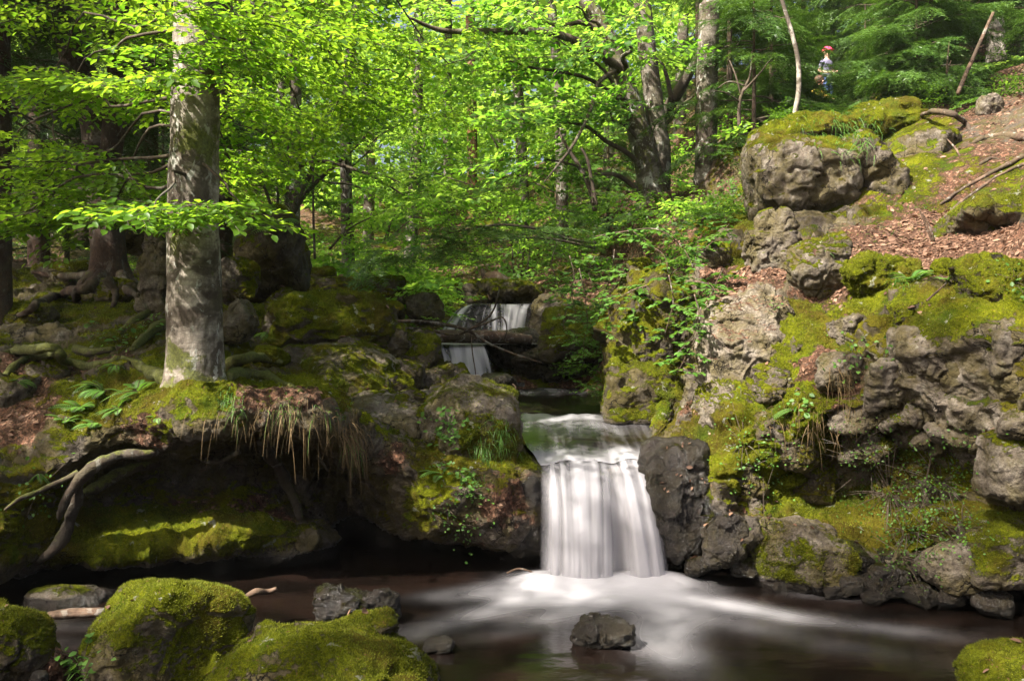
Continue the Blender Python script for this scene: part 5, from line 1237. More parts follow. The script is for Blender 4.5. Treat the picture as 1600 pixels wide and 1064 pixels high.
V, F, c = tube([P(1108, 10, 11.4), P(1107, 4, 11.4), P(1105, -3, 11.38)], [.125, .11, .03], 14, 12, .5, 14)
mk('broken_top', V, [F, c], M_PALEB, parent=snag, attrs={'moss': np.zeros(len(V))})
def stick(name, label, cat, pts, rad, mat, group=None, moss=.1, branches=(), seg=6):
    pts = [P(*p) for p in pts]
    V, F, c = tube(pts, rad, seg, None, .15, 12)
    if not branches:
        ob = mk(name, V, [F, c], mat, origin=pts[0], attrs={'moss': np.full(len(V), moss)})
        return tag(ob, label, cat, group)
    root = thing(name, label, cat, pts[0], group)
    mk('stem', V, [F, c], mat, parent=root, attrs={'moss': np.full(len(V), moss)})
    for bp, brd in branches:
        V, F, c = tube([P(*p) for p in bp], brd, 5, None, .15, 12)
        mk('branch', V, [F, c], mat, parent=root, attrs={'moss': np.full(len(V), moss)})
    return root
stick('sapling', 'thin pale curving stem at the edge of the big outcrop', 'sapling', [(1242, 200, 9.7), (1243, 175, 9.7), (1248, 140, 9.7), (1247, 95, 9.7), (1238, 55, 9.7), (1226, 15, 9.7), (1214, -25, 9.7)], [.035, .03, .028, .026, .024, .022, .02], M_PALEB, seg=8)
stick('dead_tree', 'dark mossy dead trunk leaning between the double beech and the broken one', 'dead tree', [(1010, 215, 12.6), (1040, 175, 12.6), (1062, 140, 12.5), (1085, 100, 12.4), (1110, 60, 12.2)], [.09, .085, .08, .06, .03], M_ROOT, moss=.4, branches=[([(1038, 200, 12.2), (1060, 170, 12.1), (1085, 150, 12)], [.03, .025, .012]), ([(1050, 160, 12.5), (1042, 120, 12.5), (1030, 90, 12.5)], [.035, .03, .01])])
stick('dead_sapling', 'bare forked dark sapling beside the broken trunk', 'dead sapling', [(1155, 200, 10.8), (1155, 165, 10.8), (1160, 145, 10.8), (1172, 118, 10.8), (1175, 80, 10.8)], [.025, .022, .02, .014, .006], M_TWIG, branches=[([(1156, 160, 10.8), (1135, 146, 10.7), (1115, 142, 10.6)], [.014, .01, .005]), ([(1160, 145, 10.8), (1185, 118, 10.7), (1205, 92, 10.6)], [.016, .014, .006]), ([(1158, 150, 10.8), (1150, 120, 10.8), (1140, 95, 10.9)], [.012, .01, .005]), ([(1165, 135, 10.8), (1140, 128, 10.8), (1122, 138, 10.8)], [.014, .012, .006])])
stick('dead_branch', 'long bare stick leaning against the slope near the pale stump', 'branch', [(1496, 148, 11.5), (1512, 110, 11.5), (1530, 70, 11.5), (1552, 20, 11.5)], [.03, .028, .025, .02], M_DEAD)
stick('dead_branch', 'two-pronged dry stick standing in the leafy slope', 'branch', [(1457, 378, 7.2), (1448, 355, 7.2), (1436, 326, 7.2)], [.012, .010, .005], M_DEAD, branches=[([(1460, 378, 7.1), (1452, 352, 7.1), (1440, 332, 7.1)], [.01, .008, .004])])
stick('dead_branch', 'dry stick lying across the moss of the upper slope', 'branch', [(1505, 258, 8.8), (1495, 235, 8.9), (1480, 218, 9.0)], [.012, .011, .006], M_DEAD)
stick('dead_branch', 'short pale stick poking from the rim of the rock wall', 'branch', [(1448, 470, 5.15), (1465, 455, 5.2), (1478, 443, 5.3)], [.006, .006, .004], M_DEAD)
stick('dead_branch', 'thin upright dead sprig between the walkers and the pale stump', 'branch', [(1478, 150, 11.8), (1480, 100, 11.8), (1484, 60, 11.8)], [.015, .012, .006], M_DEAD, branches=[([(1470, 150, 11.8), (1480, 115, 11.8), (1486, 95, 11.8)], [.01, .009, .005])])
b = [P(1556, 100, 14), P(1556, 60, 14), P(1555, 28, 14)]
st = thing('tree_stump', 'pale cream snapped trunk standing high on the slope', 'stump', b[0])
trunk_mesh('trunk', b, [.15, .13, .12], M_PALEB, st, seg=14, n=24, rough=.12, moss=.05)
mk('top', *(lambda t: (t[0], [t[1], t[2]]))(tube([P(1555, 29, 14), P(1555, 20, 14)], [.115, .05], 10, 8, .5, 12)), M_PALEB, parent=st, attrs={'moss': np.zeros(82)})
for i, (px, Y, r, lab) in enumerate([(1277, 24, .10, 'slim grey trunk far behind the red cap'), (1388, 22, .16, 'tan trunk in the gap over the fir boughs'), (1330, 27, .12, 'thin dim trunk in the dark firs'), (1590, 20, .16, 'dim conifer trunk in the top corner')]):
    conifer('spruce_tree', lab, 'tall conifers above the walkers', gp(px, Y), 14, r, 140 + i, SPRUCE, M_NEEDLE, 10.5, 20, 2.4, 46, barkmat=M_PALEB if i in (0, 1) else M_SPRUCE)
# young firs and dark conifers on the slope to the right
for i, (px, Y, h, bl, nb, mat, lab) in enumerate([
    (1178, 11.2, 2.2, 1.0, 34, 'F', 'bushy bright young fir beside the big outcrop'), (1205, 12.5, 3.0, .7, 34, 'F', 'young fir just behind the pale curving stem'), (1352, 14.6, 2.0, .55, 22, 'F', 'young fir crowding the red-capped walker'), (1140, 13.5, 4.2, 1.3, 44, 'F', 'tall young fir behind the broken trunk'),
    (1432, 12.6, 2.4, 1.1, 64, 'G', 'grey-green fir with thin drooping boughs on the upper slope'), (1375, 16.5, 4.5, 1.5, 44, 'F', 'fir with spreading boughs behind the walkers'), (1475, 15.5, 5, 1.5, 44, 'G', 'sparse dull fir behind the leaning stick'), (1255, 19.5, 6, 1.6, 54, 'N', 'dark fir behind the red cap'),
    (1330, 21, 7, 1.8, 54, 'N', 'dark tall fir above the walkers'), (1190, 19, 7, 1.8, 54, 'N', 'dark fir between broken trunk and pale stem'), (1440, 22, 8, 2.0, 54, 'N', 'deep green fir high on the slope'), (1540, 19, 7, 1.8, 50, 'N', 'shaded fir behind the pale stump'), (1640, 14, 6, 1.5, 40, 'G', 'fir at the far corner of the slope'), (1090, 18, 6, 1.6, 46, 'F', 'fir in shade behind the leaning dead trunk'), (950, 14.5, 2.6, 1.1, 30, 'G', 'dry brownish young spruce behind the hanging shoots'), (1455, 13.2, 3.4, 1.2, 44, 'F', 'bright fir between the walkers and the leaning stick'), (1525, 15, 4, 1.3, 44, 'F', 'fir sweeping down beside the pale stump'), (1385, 19, 6, 1.7, 54, 'F', 'broad fir in the gap over the mossy hump'), (1258, 15.2, .9, .4, 12, 'F', 'knee-high fir hiding the sitting child'), (1300, 23, 7, 2.0, 54, 'F', 'light green fir far behind the cap')]):
    pr, mt = {'F': (FIR, M_FIR), 'G': (FIR, M_FIR), 'N': (SPRUCE, M_NEEDLE)}[mat]
    b = gp(px, Y)
    conifer('fir_tree', lab, G_FIR, b, h, .014 + .009 * h, 170 + i, pr, mt, b[2] + .15, b[2] + h, bl, nb, droop=-.05)

# shrubs with bare slanting stems in the middle ground
def shrub(label, stems, clusters, seed, mat=M_LBACK, protos=BACK, spray=.6, cat='shrub', tint=0, name='shrub', barkm=None):
    rs = np.random.RandomState(seed)
    p0 = P(*stems[0][0][0])
    root = thing(name, label, cat, p0)
    for pts, rad in stems:
        V, F, c = tube([P(*p) for p in pts], rad, 6, None, .12, 10)
        mk('stem', V, [F, c], barkm or M_TWIG, parent=root, attrs={'moss': np.full(len(V), .2)})
    pos = np.concatenate([P(*c) + rs.uniform(-1, 1, (k, 3)) * np.array(r) for c, r, k in clusters])
    d = rs.normal(0, 1, (len(pos), 3)) * np.array((1, 1, .2))
    V, F, T, tw = place(protos, pos, d, spray * rs.uniform(.6, 1.2, len(pos)), rs, .25, rs.normal(tint, .15, len(pos)), True, .004)
    mk('leaves', V, F, mat, parent=root, smooth=False, attrs={'tint': T})
    wood_mesh('twigs', tw, M_TWIG, root)
    return root
shrub('forked shrub with pale slanting stems above the mossy boulders', [([(452, 345, 10.5), (480, 300, 10.5), (520, 262, 10.4), (555, 230, 10.3), (582, 200, 10.2)], [.03, .026, .022, .018, .008]), ([(453, 340, 10.4), (470, 300, 10.4), (487, 265, 10.4), (492, 215, 10.4), (495, 160, 10.4)], [.035, .034, .03, .016, .008]), ([(492, 405, 9.8), (490, 350, 9.8), (489, 280, 9.8), (488, 200, 9.8)], [.014, .013, .012, .008]),
      ([(470, 258, 10.4), (500, 252, 10.2), (545, 262, 10.1), (590, 280, 10), (630, 305, 9.9)], [.03, .028, .022, .015, .008]), ([(430, 340, 10.6), (412, 290, 10.6), (400, 270, 10.6)], [.02, .018, .012]), ([(447, 330, 10.6), (450, 250, 10.6), (447, 180, 10.6)], [.018, .015, .01]), ([(433, 330, 10.7), (436, 250, 10.7), (430, 190, 10.7)], [.018, .015, .01])],
      [((500, 200, 10.5), (.5, .4, .3), 10), ((600, 290, 10), (.5, .4, .2), 10), ((440, 190, 10.8), (.4, .4, .3), 8), ((560, 240, 10.2), (.4, .4, .2), 7), ((620, 230, 10.5), (.5, .4, .2), 9)], 801)
shrub('low shrub with several straight sticks above the mossy bank', [([(605, 375, 11), (610, 350, 11), (618, 335, 11)], [.012, .011, .006]), ([(608, 380, 11), (622, 360, 11), (640, 345, 11)], [.012, .011, .006]), ([(600, 378, 11.1), (607, 355, 11.1), (612, 340, 11.1)], [.01, .01, .006]), ([(515, 390, 10.5), (545, 358, 10.5), (590, 335, 10.6)], [.015, .012, .006])],
      [((600, 350, 11.2), (.8, .6, .25), 18), ((520, 380, 10.6), (.5, .5, .2), 12), ((680, 350, 11.5), (.7, .5, .25), 16)], 802)
shrub('leafy sapling clump with pale stems over the upper waterfall', [([(815, 432, 12), (818, 385, 12), (822, 345, 12)], [.012, .01, .006]), ([(822, 430, 12), (828, 390, 12), (826, 355, 12)], [.012, .01, .006]), ([(803, 430, 12.2), (800, 385, 12.2), (802, 350, 12.2)], [.012, .01, .006])],
      [((815, 350, 12), (.6, .5, .3), 14), ((880, 360, 12), (.7, .5, .3), 15), ((750, 370, 13), (.8, .5, .3), 14)], 803)
shrub('dark low branches with feathery leaves reaching over the upper falls', [([(930, 380, 8.6), (880, 372, 8.4), (830, 356, 8.2), (770, 352, 8.1), (700, 365, 8)], [.02, .016, .013, .01, .005]), ([(930, 388, 8.6), (870, 375, 8.5), (800, 372, 8.4), (740, 385, 8.3)], [.016, .013, .01, .004])],
      [((700, 365, 8), (.30, .3, .06), 7), ((640, 392, 8.2), (.35, .3, .07), 8), ((770, 350, 8.1), (.30, .3, .06), 6), ((600, 410, 8.6), (.3, .3, .06), 6), ((850, 365, 8.4), (.25, .3, .08), 5)], 804, M_FIR, FIR, .55)
shrub('slanting twisted stems in front of the double beech', [([(930, 330, 10.5), (920, 290, 10.5), (905, 260, 10.5), (880, 220, 10.5), (870, 195, 10.6)], [.03, .028, .025, .02, .01]), ([(932, 325, 10.4), (925, 285, 10.4), (918, 250, 10.4), (908, 232, 10.4)], [.025, .022, .02, .012])],
      [((900, 260, 10.6), (.3, .3, .2), 5), ((960, 300, 10.4), (.4, .4, .15), 9), ((1000, 330, 9.8), (.4, .3, .12), 9)], 805, M_LDARK)

# ------------------------------------------------------------------ log, stump and sticks on the stream
lg = thing('fallen_log', 'barkless brown log lying across the upper stream below the far fall', 'log', P(610, 528, 9.15))
V, F, c = tube([P(606, 530, 9.2), P(660, 526, 9.2), P(720, 526, 9.25), P(780, 527, 9.3), P(830, 531, 9.4)], [.075, .072, .068, .065, .05], 16, 60, .14, 6)
mk('trunk', V, [F, c], M_DEAD, parent=lg, attrs={'moss': np.full(len(V), .22)})
stick('dead_branch', 'forked bare branch resting on the log and hanging over the stream', 'branch', [(606, 503, 9.0), (650, 502, 9.0), (700, 508, 8.95), (735, 518, 8.9), (760, 535, 8.85), (800, 552, 8.8), (846, 567, 8.75)], [.022, .02, .02, .018, .015, .012, .007], M_DEAD,
      branches=[([(612, 513, 9.0), (660, 514, 9.0), (712, 523, 8.95), (745, 508, 8.9), (768, 490, 8.85), (778, 462, 8.8), (780, 446, 8.8)], [.015, .015, .014, .012, .01, .008, .005]), ([(725, 518, 8.9), (760, 505, 8.85), (785, 496, 8.8), (792, 515, 8.8), (788, 532, 8.8), (795, 535, 8.8)], [.012, .01, .009, .007, .006, .003]), ([(736, 520, 8.9), (738, 550, 8.85), (742, 575, 8.8), (744, 592, 8.8)], [.008, .007, .006, .003])])
stump = thing('tree_stump', 'torn brown stump lying above the upper fall', 'stump', P(775, 460, 11.8))
for k, (pts, rad) in enumerate([([(760, 442, 11.8), (775, 440, 11.8), (795, 450, 11.8), (812, 458, 11.8)], [.13, .14, .10, .05]), ([(764, 440, 11.8), (756, 428, 11.8), (752, 420, 11.8)], [.07, .05, .015]), ([(770, 445, 11.7), (764, 458, 11.6), (768, 468, 11.5)], [.06, .04, .02])]):
    V, F, c = tube([P(*p) for p in pts], rad, 10, None, .35, 9)
    mk('log' if k == 0 else 'root', V, [F, c], M_DEAD, parent=stump, attrs={'moss': np.full(len(V), .25)})
stick('dead_branch', 'reddish wet stick sticking out of the pool behind the big mossy boulder', 'branch', [(368, 945, 4.45), (385, 932, 4.45), (400, 924, 4.45), (418, 924, 4.5), (432, 919, 4.5)], [.012, .016, .018, .014, .01], M_DEAD)
stick('dead_branch', 'thick reddish stick trapped between two mossy boulders', 'branch', [(75, 962, 4.15), (110, 958, 4.15), (165, 956, 4.15)], [.02, .024, .022], M_DEAD)
stick('dead_branch', 'little broken stick in the shade beside the waterfall foot', 'branch', [(792, 895, 5.3), (812, 888, 5.3), (838, 896, 5.3)], [.006, .006, .004], M_DEAD)
stick('dead_branch', 'pale bent twig at the rim rock of the upper pool', 'branch', [(802, 620, 6.4), (806, 606, 6.4), (801, 600, 6.45)], [.008, .006, .003], M_DEAD)
# roots running down the slope
slope_root = thing('tree_roots', 'bare brown roots sprawling down the leafy slope', 'roots', P(1560, 240, 8.6))
for pts, rad in [([(1440, 180, 10), (1462, 174, 9.9), (1490, 180, 9.6), (1510, 195, 9.4), (1520, 212, 9.2)], [.05, .06, .06, .05, .03]), ([(1520, 225, 8.9), (1545, 215, 8.9), (1580, 214, 8.7), (1625, 222, 8.5)], [.04, .07, .08, .09]), ([(1530, 258, 8.5), (1548, 248, 8.5), (1562, 250, 8.5)], [.03, .035, .01]),
                 ([(1468, 320, 8.2), (1500, 298, 8.3), (1540, 275, 8.3), (1600, 245, 8.3)], [.02, .03, .035, .05]), ([(1490, 325, 8.0), (1530, 296, 8.1), (1570, 270, 8.1), (1620, 250, 8.1)], [.02, .03, .03, .04]), ([(1478, 340, 7.8), (1500, 318, 7.9), (1520, 300, 8)], [.03, .03, .02]), ([(1560, 262, 8.3), (1590, 250, 8.3), (1615, 242, 8.3)], [.012, .014, .01])]:
    root_part(slope_root, pts, np.array(rad) * .62, M_DEAD, .05)

# ------------------------------------------------------------------ small plants
def fern(label, px, py, size, n, seed, group='ferns on the rocks and banks', dirs=None, name='fern'):
    rs = np.random.RandomState(seed)
    p, nr = hit(px, py)
    if p is None: return
    Vs, Fs, Ts, wood, o = [], [], [], [], 0
    root = thing(name, label, 'fern', p, group)
    for i in range(n):
        a = rs.uniform(0, 2 * np.pi) if dirs is None else rs.uniform(*dirs)
        h = np.array((math.cos(a), math.sin(a), 0)) + nr * .9; h /= np.linalg.norm(h)
        L = size * rs.uniform(.6, 1.15); k = 15
        t = np.linspace(.12, 1, k)
        C = p + h * L * t[:, None] + np.array((0, 0, -1.0)) * (L * .45 * t ** 2)[:, None] + (rs.normal(0, .04, 3) * L)
        tg = np.gradient(C, axis=0)
        side = np.cross(tg, np.array((0, 0, 1.0)) + rs.normal(0, .25, 3)); side /= np.maximum(np.linalg.norm(side, axis=1), 1e-9)[:, None]
        up = np.cross(side, tg)
        ln = L * .17 * np.sin(np.pi * np.clip(t * .9 + .1, 0, 1)) ** .8 + .004
        for sg in (-1, 1):
            dv = side * sg + tg / np.linalg.norm(tg, axis=1)[:, None] * .35
            V, F, kk = leaf_mesh(C, dv, up, ln, .30, True)
            Vs.append(V); Fs.append(F + o); o += len(V); Ts.append(np.full(len(V), np.clip(rs.normal(.55, .2), 0, 1)))
        mk('frond', np.concatenate(Vs), np.concatenate(Fs), M_FERN, parent=root, smooth=False, attrs={'tint': np.concatenate(Ts)})
        Vs, Fs, Ts, o = [], [], [], 0
        v_, f_, c_ = tube(np.concatenate([[p], C[[3, 8, 14]]]), [.003, .0025, .002, .001], 3, 4)
        wood.append((v_, f_, c_))
    wood_mesh('stalks', wood, M_TWIG, root)
for i, (px, py, s, n, lab) in enumerate([
    (215, 612, .20, 5, 'broad bright fern frond next to the beech foot'), (160, 612, .20, 6, 'bright fern spreading on the edge of the root plate'), (125, 640, .18, 7, 'fern tuft hanging over the dark roots'), (150, 665, .16, 6, 'small drooping fern above the root hollow'), (100, 660, .14, 5, 'fern sprig at the shaded side of the root plate'),
    (185, 640, .14, 6, 'little fern on the earthy edge below the beech'), (150, 600, .16, 4, 'fern beside the mossy stones'), (180, 570, .12, 4, 'young fern under the mossy roots'), (245, 655, .09, 3, 'tiny fern dangling from the earth edge'), (60, 740, .10, 5, 'small fern low beside the bare roots'),
    (395, 342, .30, 7, 'fern growing on the big dark rock'), (430, 352, .28, 6, 'arching fern on the shoulder of the dark rock'), (690, 742, .17, 3, 'single fern drooping on the rock below the sloping boulder'), (1425, 440, .22, 5, 'grassy fern at the rim of the rock wall'), (1240, 640, .14, 4, 'bright fern on the yellow mossy bank'),
    (1290, 655, .09, 3, 'tiny fern on the dry grassy overhang'), (1480, 440, .14, 3, 'fern sprig in leaf litter'), (1110, 340, .30, 6, 'fern by the pale rock foot'), (420, 520, .16, 4, 'fern tuft beside the pale block'), (30, 595, .12, 3, 'fern on the shaded ledge')]):
    fern(lab, px, py, s, int(n * 1.7), 900 + i)

def herb(label, px, py, rad, n, size, seed, mat=None, group='leafy plants on the rocks', name='leafy_plant', down=0.0, up=.6, width=.75):
    """low plant: short stalks with rounded leaves spreading from one spot"""
    rs = np.random.RandomState(seed)
    p, nr = hit(px, py)
    if p is None: return
    base = p + np.stack([rs.normal(0, rad, n), rs.normal(0, rad * .5, n), rs.normal(0, rad, n) - down * rs.rand(n)], 1)
    # settle each leaf on the surface around the spot
    q = []
    for b in base:
        dd = Vector(b) - EYE
        loc, n2, ix, ds = BVH.ray_cast(EYE, dd.normalized())
        q.append(np.array(loc) - np.array(dd.normalized()) * rs.uniform(.005, .05) if loc is not None and abs(loc.y - p[1]) < .5 else b)
    q = np.array(q) + nr * rs.uniform(.0, .04, n)[:, None]
    d = rs.normal(0, 1, (n, 3)) * np.array((1, 1, .4)) + nr * .6 + np.array((0, 0, -.3))
    upv = np.array((0, -.35, up)) + rs.normal(0, .35, (n, 3)) + nr * .4
    V, F, k = leaf_mesh(q, d, upv, size * rs.uniform(.5, 1.2, n), width, True)
    root = thing(name, label, 'plant', p, group)
    mk('leaves', V, F, mat or M_FERN, parent=root, smooth=False, attrs={'tint': np.repeat(np.clip(rs.normal(.5, .25, n), 0, 1), k)})
    wood = [tube([p + (b - p) * .2 - nr * .02, (p + b) / 2 + (0, 0, .01), b], [.0025, .002, .001], 3, 4) for b in q[::4]]
    wood_mesh('stalks', wood, M_TWIG, root)
for i, (px, py, r, n, s, dn, lab) in enumerate([
    (700, 662, .07, 46, .045, 0, 'bright leafy plant on the face of the sloping boulder'), (705, 680, .04, 20, .035, 0, 'small leaf cluster under the plant on the sloping boulder'), (720, 735, .035, 20, .035, .05, 'leaf tuft at the seam under the sloping boulder'), (735, 765, .05, 34, .032, .08, 'leafy plant trailing down the brown rock'),
    (722, 822, .06, 44, .030, .03, 'bright cress growing low on the brown rock'), (700, 800, .05, 24, .028, 0, 'pale small-leaved plant beside the cress'), (687, 722, .03, 14, .03, 0, 'tiny sprig on the earthy edge of the slab'),
    (1160, 690, .10, 46, .032, 0, 'small-leaved plant on the yellow mossy bank'), (1190, 740, .12, 50, .028, 0, 'creeping leaves over the moss beside the wet rock'), (1215, 715, .10, 40, .03, 0, 'leafy cushion on the mossy wall'), (1250, 640, .05, 16, .05, 0, 'leaf rosette under the dry grass'),
    (60, 770, .08, 30, .03, 0, 'small leaves beside the bare roots'), (110, 1000, .05, 20, .04, 0, 'bright sprig in the gap between the front boulders'), (125, 1035, .05, 20, .05, 0, 'grassy sprig at the foot of the big boulder'), (145, 520, .05, 12, .06, 0, 'bright three-leaf sprout on the forest floor'), (185, 535, .07, 26, .05, 0, 'leafy sprout above the mossy roots'), (115, 440, .08, 14, .06, 0, 'lone sprout in the dark under the spruce'),
    (245, 505, .07, 20, .06, 0, 'pale green sprout near the standing rock'), (1585, 440, .06, 20, .05, 0, 'grey-green plant on the dark moss mound'), (460, 940, .02, 8, .02, 0, 'sprig at the back of the pool'), (1340, 560, .10, 34, .05, 0, 'fern-like leaves in the wall cleft'), (1210, 480, .03, 12, .03, 0, 'grass in the dark hollow under the moss cap')]):
    herb(lab, px, py, r, int(n * 1.3), s * (.62 if 'wall' in lab or 'bank' in lab or 'moss' in lab or 'cress' in lab else .85), 950 + i, down=dn)
for i, (px, py, r, n) in enumerate([(1390, 770, .14, 150), (1440, 790, .13, 140), (1410, 870, .10, 90), (1470, 755, .12, 110), (1360, 730, .13, 100), (1500, 830, .08, 60), (1330, 700, .12, 70), (1480, 700, .10, 50), (1420, 830, .10, 80)]):
    herb(['blue-green liverwort patch in the middle of the mossy wall', 'blue-green patch of small leaves above the smooth boulder', 'pale green leaf mat at the waterline beside the smooth boulder', 'leafy patch climbing the grey wall', 'green leaves under the overhang of the wall', 'little leaf mat beside the olive boulder', 'leaf patch by the yellow moss of the wall', 'thin leaf patch high in the grey wall', 'leaf mat linking the wall patches'][i], px, py, r, int(n * 1.6), .016, 990 + i, mat=M_FERN if i % 2 else M_LDARK, name='leaf_mat', group='mats of small leaves on the rock wall')

def shoot(label, pts, seed, leaf=.055, rad=.006, side=None, dens=1.0, name='hanging_shoot'):
    """a woody shoot with pairs of rounded leaves, some on short side twigs"""
    rs = np.random.RandomState(seed)
    pts = np.array([P(*p) for p in pts])
    root = thing(name, label, 'shrub', pts[0], 'leafy shoots hanging over the stream')
    wood = [tube(pts, np.linspace(rad, rad * .35, len(pts)), 5, None, .1, 12)]
    L = np.linalg.norm(np.diff(pts, axis=0), axis=1).sum()
    k = max(6, int(L / .045 * dens))
    C = catmull_matrix(len(pts), np.linspace(.15, len(pts) - 1, k)) @ pts
    pos, d = [], []
    for i, c in enumerate(C):
        a = rs.uniform(0, 2 * np.pi)
        tl = rs.uniform(.03, .20)
        tip = c + np.array((math.cos(a), math.sin(a) * .7, rs.uniform(-.5, .1))) * tl
        wood.append(tube([c, (c + tip) / 2 + (0, 0, .01), tip], [.002, .0018, .001], 3, 4))
        m = 1 + int(tl / .035)
        for j in range(m):
            q = c + (tip - c) * (j + 1) / m
            for sg in (-1, 1):
                pos.append(q); aa = a + sg * rs.uniform(.5, 1.3); d.append((math.cos(aa), math.sin(aa), rs.uniform(-.45, .1)))
    pos = np.array(pos); d = np.array(d)
    V, F, kk = leaf_mesh(pos, d, np.array((0, 0, 1.0)) + rs.normal(0, .3, (len(pos), 3)), leaf * rs.uniform(.5, 1.15, len(pos)), .7, True)
    mk('leaves', V, F, M_FERN, parent=root, smooth=False, attrs={'tint': np.repeat(np.clip(rs.normal(.45, .25, len(pos)), 0, 1), kk)})
    wood_mesh('stem', wood, M_DEAD, root)
for i, (lab, pts) in enumerate([
    ('long shoot dangling in front of the dark hollow', [(905, 420, 7.4), (912, 450, 7.3), (916, 480, 7.2), (918, 510, 7.2), (912, 535, 7.2), (912, 558, 7.2)]), ('shorter leafy shoot beside the long dangling one', [(890, 400, 7.6), (897, 430, 7.5), (893, 455, 7.5), (900, 490, 7.5)]),
    ('pale arching stem sweeping over the shaded rock face', [(930, 370, 7.2), (975, 362, 7.0), (1025, 358, 6.8), (1060, 380, 6.7), (1080, 410, 6.6), (1090, 450, 6.5)]), ('bent pale stem dropping from the arching one', [(990, 362, 7.0), (1010, 380, 6.9), (1038, 400, 6.8), (1044, 430, 6.7)]),
    ('leafy shoot against the mossy rock face', [(1045, 430, 6.5), (1052, 470, 6.4), (1045, 500, 6.4), (1038, 525, 6.4)]), ('dense trailing shoot beside the pale boulder', [(1085, 460, 6.1), (1092, 490, 6.05), (1085, 520, 6.0), (1065, 545, 6.0), (1040, 565, 6.0)]), ('trailing shoot hugging the boulder edge', [(1095, 480, 5.95), (1090, 520, 5.9), (1075, 550, 5.9), (1060, 580, 5.9)]),
    ('shoots creeping over the top of the rock face', [(940, 400, 7.4), (970, 420, 7.2), (1000, 430, 7.0), (1030, 425, 6.9)]), ('leafy shoots below the young fir', [(1060, 350, 7.8), (1090, 345, 7.6), (1120, 335, 7.6), (1140, 345, 7.5)]), ('shoots between fern and rock knob', [(1075, 400, 7.0), (1100, 390, 7.0), (1120, 370, 7.2), (1140, 350, 7.4)]),
    ('thin shoots over the brown rock by the upper fall', [(870, 380, 8.2), (862, 410, 8.1), (870, 440, 8.0), (880, 470, 8)]), ('leafy shoots above the dark hollow', [(930, 400, 7.8), (920, 430, 7.7), (940, 460, 7.6), (955, 475, 7.5)]), ('shoots hanging at the shaded edge of the rock face', [(960, 390, 7.3), (955, 430, 7.2), (940, 470, 7.2), (935, 510, 7.2)]),
    ('shoots tumbling over the head of the rock face', [(985, 405, 7.3), (1000, 430, 7.0), (1008, 465, 6.8), (1000, 500, 6.7)]), ('shoot crossing the mossy face toward the stream', [(1060, 420, 6.9), (1030, 440, 6.7), (985, 455, 6.6), (955, 480, 6.6), (945, 520, 6.6)]), ('leafy shoot in the cleft under the knobby rock', [(1130, 420, 7.0), (1115, 450, 6.7), (1105, 480, 6.4), (1100, 510, 6.2)]), ('low leafy shoots by the brown rounded rock', [(900, 440, 8.2), (890, 470, 8.1), (880, 505, 8.0), (890, 530, 8.0)]),
    ('leafy sprays on the ledge over the pale boulder', [(1085, 440, 6.4), (1110, 445, 6.3), (1120, 460, 6.2)])]):
    shoot(lab, pts, 1100 + i, dens=1.25)

# grass fringes
def ribbons(p, d, L, w, curl, rs, seg=4):
    k = len(p); t = np.linspace(0, 1, seg + 1)
    C = p[:, None, :] + d[:, None, :] * (L[:, None] * t)[..., None] + np.array((0, 0, -1.0)) * (curl[:, None] * L[:, None] * t ** 2)[..., None]
    side = np.cross(d, np.array((0, -1.0, .2)) + rs.normal(0, .4, (k, 3))); side /= np.maximum(np.linalg.norm(side, axis=1), 1e-9)[:, None]
    ww = (w[:, None] * (1 - .85 * t))[..., None]
    V = np.stack([C - side[:, None, :] * ww, C + side[:, None, :] * ww], 2).reshape(-1, 3)
    b = np.arange(k)[:, None] * (seg + 1) * 2 + np.arange(seg)[None] * 2
    F = np.stack([b, b + 1, b + 3, b + 2], -1).reshape(-1, 4)
    return V, F, np.repeat(np.clip(rs.normal(.5, .28, k), 0, 1), (seg + 1) * 2)
def grass(label, spots, n, L, seed, mat, curl=1.2, out=.6, w=.0022, name='grass_tuft', cat='grass', down=0.0):
    rs = np.random.RandomState(seed); P_, D_ = [], []
    while len(P_) < n:
        (x0, y0), (x1, y1), j = spots[rs.randint(len(spots))]
        t = rs.rand(); p, nr = hit(x0 + (x1 - x0) * t + rs.normal(0, j), y0 + (y1 - y0) * t + rs.normal(0, j))
        P_.append(p if p is not None else P(x0, y0, 5)); D_.append((nr if nr is not None else np.array((0, -1, 0))) * out + rs.normal(0, .35, 3) + np.array((0, -.3, .25 - down)))
    P_, D_ = np.array(P_), np.array(D_); D_ /= np.linalg.norm(D_, axis=1)[:, None]
    V, F, T = ribbons(P_, D_, L * rs.uniform(.4, 1.3, n), w * rs.uniform(.6, 1.3, n), curl * rs.uniform(.5, 1.4, n), rs)
    ob = mk(name, V, F, mat, origin=P_.mean(0), smooth=False, attrs={'tint': T})
    return tag(ob, label, cat, kind='stuff')
grass('dry grass hanging in a fringe from the root plate', [((410, 640), (545, 645), 10), ((540, 650), (565, 680), 8)], 150, .085, 1, M_STRAW, 1.9, .5, name='hanging_grass')
grass('dry grass tuft dripping from the end of the root plate', [((538, 672), (558, 690), 7)], 120, .11, 11, M_STRAW, 1.9, .5, name='hanging_grass')
grass('dry rootlets fringing the root plate', [((300, 650), (420, 665), 8), ((430, 660), (540, 670), 8)], 90, .07, 2, M_STRAW, 2.0, .4, name='hanging_grass')
grass('green blades in the hanging fringe', [((425, 635), (545, 645), 12), ((545, 690), (562, 705), 6), ((350, 620), (375, 640), 8)], 190, .08, 3, M_FERN, 1.3, .6, name='grass')
grass('pale dry grass under the yellow mossy bank', [((1200, 650), (1300, 665), 16), ((1310, 560), (1330, 640), 10)], 200, .08, 4, M_STRAW, 1.8, .5, name='hanging_grass')
